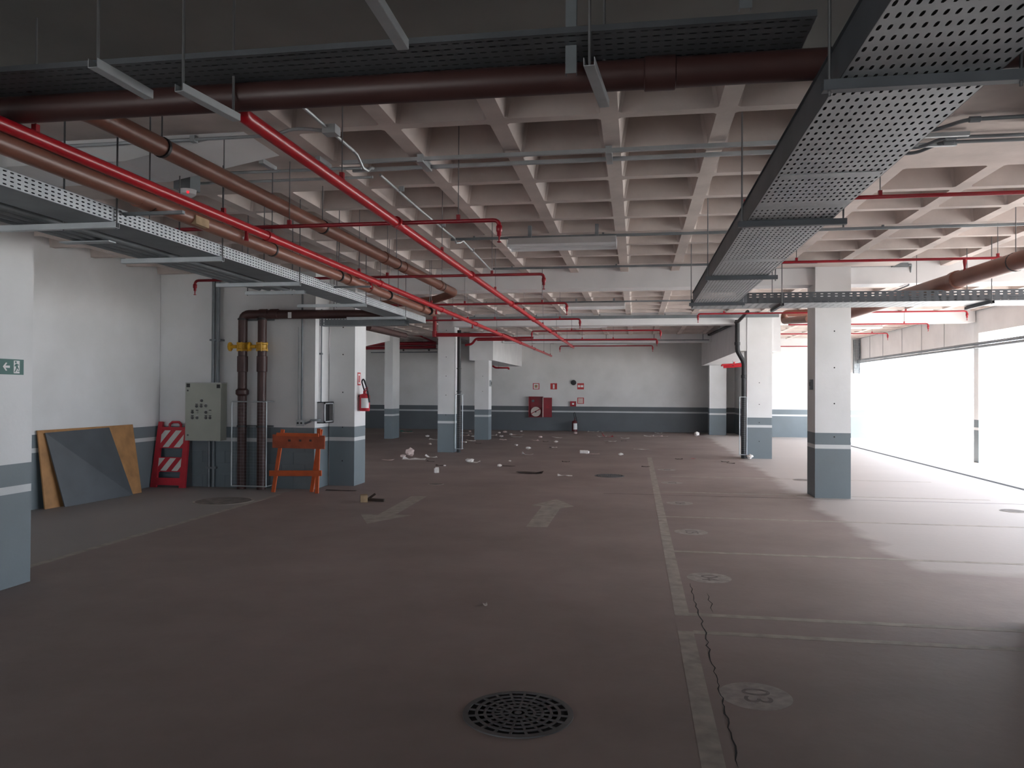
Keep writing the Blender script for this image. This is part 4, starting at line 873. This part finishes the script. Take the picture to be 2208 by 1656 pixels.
sheet('paper_sheet', 'white torn sheet tail of the crumpled bag', 'paper', A(1075,652), .25, .12, 'paper', .1)
sheet('cardboard_strip', 'long dark flattened cardboard strip in the driving lane', 'cardboard', A(1600,752), .50, .26, 'darkwood', -.1, .03)
sheet('cardboard_strip', 'thin brown strip beyond the dark cardboard', 'cardboard', A(1385,685), .35, .08, 'darkwood', 0, .01)
lump('litter_scrap', 'small white scrap near the end of the thin brown strip', 'litter', A(1312,690), .05, 'paper', .6)
sheet('litter_scrap', 'crumpled white scrap right of the dark cardboard strip', 'litter', A(1935,778), .28, .12, 'paper', .1)
lump('litter_scrap', 'white oval scrap lying in the lane before the fire cabinet', 'litter', A(1585,527), .08, 'paper', .5)
o = MB().box((-.11,-.07,0), (.11,.07,.055)).box((-.11,-.08,.045), (.11,-.07,.08)).build('carton', 'paper', None, smooth=False); o.location = B(268,562); o.location.z = .0025; o.rotation_euler.z = -.15; tag(o, 'small open white carton on the lane before the extinguisher', 'carton')
sheet('paper_sheet', 'pale strip of paper trailing from the white carton', 'paper', B(345,570), .35, .12, 'pink', 0, .01)
o = MB().box((-.05,-.08,0), (.05,.08,.10)).build('wood_block', 'tan', None, smooth=False); o.location = A(20,1025); o.location.z = .0025; o.rotation_euler.z = .4; tag(o, 'tan wooden block beside a dark stick near the pillar', 'wood')
o = MB().bar((-.17,-.02,.03), (.17,.06,.02), .05, .035).bar((-.1,.05,.02), (0,.1,.1), .05, .03).build('dark_stick', 'darkwood', None, smooth=False); o.location = A(95,1022); o.location.z = .0; o.rotation_euler.z = -.2; tag(o, 'dark broken stick lying by the tan block', 'wood')
sheet('paper_sheet', 'white curved strip of paper near the lane line end', 'paper', B(808,528), .42, .1, 'paper', -.1, .015)
lump('litter_scrap', 'white lump at the foot of the second right column', 'litter', B(1842,618), .08, 'paper', .8)
lump('litter_scrap', 'small white lump left of the lane line', 'litter', B(612,584), .07, 'paper', .5)
lump('litter_scrap', 'white wad in front of the far right column', 'litter', B(1335,402), .10, 'paper', .8)
o = MB().box((-.15,-.1,0), (.15,.1,.09)).build('orange_scrap', 'orange', None, smooth=False); o.location = A(1588,338); o.location.z = .0025; tag(o, 'orange scrap at the base of the far wall', 'litter')
sheet('red_scrap', 'dark red scrap among the far litter', 'litter', B(488,408), .4, .25, 'dred', .2, .05)
sheet('green_scrap', 'flat green scrap on the floor at the back left', 'litter', A(425,357), .5, .25, 'green', 0, .03)
sheet('red_scrap', 'tiny red scrap on the bay floor at the right', 'litter', B(1303,615), .1, .06, 'dred', 0, .01)
sheet('fallen_strip', 'dark strip on the floor at the corner of the pillar', 'litter', P(735,1058,z=0), .5, .06, 'darkwood', .05, .008)
sheet('litter_scrap', 'small pale chip alone on the foreground floor', 'litter', P(1046,1305,z=0), .03, .05, 'paper', .3, .008)
LM = (('the left lane column', -4.92, 19.9), ('the left back column', -5.03, 25.2), ('the fire hose cabinet', -4.0, 31.0), ('the standing extinguisher', -2.5, 31.0), ('the big crumpled paper ball', *A(462,590)[:2]),
      ('the end of the lane line', .34, 19.3), ('the far end of the lane', .5, 30.5), ('the dark cardboard strip', *A(1600,752)[:2]), ('the slim ramp column', -8.15, 25.2), ('the far right wall', 6.5, 28.6), ('the second right column', 2.97, 19.7))
NTH = ('first', 'second', 'third', 'fourth', 'fifth', 'sixth', 'seventh', 'eighth', 'ninth', 'tenth', 'eleventh', 'twelfth')
def scatter(pts, name, word, group, make):
    by = {}
    for p in pts:
        k = min(LM, key=lambda l: (l[1]-p.x)**2+(l[2]-p.y)**2)[0]; by.setdefault(k, []).append(p)
    for k, ps in by.items():
        ps.sort(key=lambda p: (p.x*math.cos(YAW)+p.y*math.sin(YAW))/(-p.x*math.sin(YAW)+p.y*math.cos(YAW)))
        for i, p in enumerate(ps):
            make(p, name, word+' near '+k+('' if len(ps) == 1 else ', '+NTH[i]+' from the left'), group)
wp = [A(*q) for q in ((790,687),(1410,641),(1470,492),(1700,415),(1850,463),(1520,358),(1420,390),(1310,372),(1330,410),(1365,367),(1057,407),(1030,359),(990,462),(625,407),(650,482),(2035,377))]
scatter(wp, 'paper_wad', 'small crumpled white paper wad', 'crumpled paper wads on the far floor', lambda p, n, l, g: lump(n, l, 'litter', p, random.uniform(.035, .065)*(p.y/22), random.choice(('paper', 'paper', 'pink')), .5, g))
fp = [A(*q) for q in ((662,604),(1580,579),(1825,510),(1650,443),(1860,415),(1475,408),(1490,392),(1250,394),(1345,437),(985,396),(995,372),(1040,446),(955,457),(690,434),(435,369),(250,632))] + [B(*q) for q in ((350,360),(480,362),(430,408),(655,422),(515,452),(880,404),(955,406),(1020,406),(970,374),(2135,407))]
scatter(fp, 'paper_scrap', 'flat torn white paper scrap', 'flat paper scraps on the far floor', lambda p, n, l, g: sheet(n, l, 'litter', p, random.uniform(.2, .38)*(p.y/24), random.uniform(.12, .2), random.choice(('paper', 'paper', 'pink')), random.uniform(-.4, .4), .03, g))
dp_ = [A(*q) for q in ((745,680),(655,642),(1110,470),(1290,418),(1750,452))] + [B(*q) for q in ((640,446),(90,645),(850,692),(1165,620),(1605,645),(1660,659))]
scatter(dp_, 'dark_scrap', 'small dark flat scrap', 'dark scraps on the floor', lambda p, n, l, g: sheet(n, l, 'litter', p, .18, .08, 'darkwood', random.uniform(-.2, .2), .01, g))
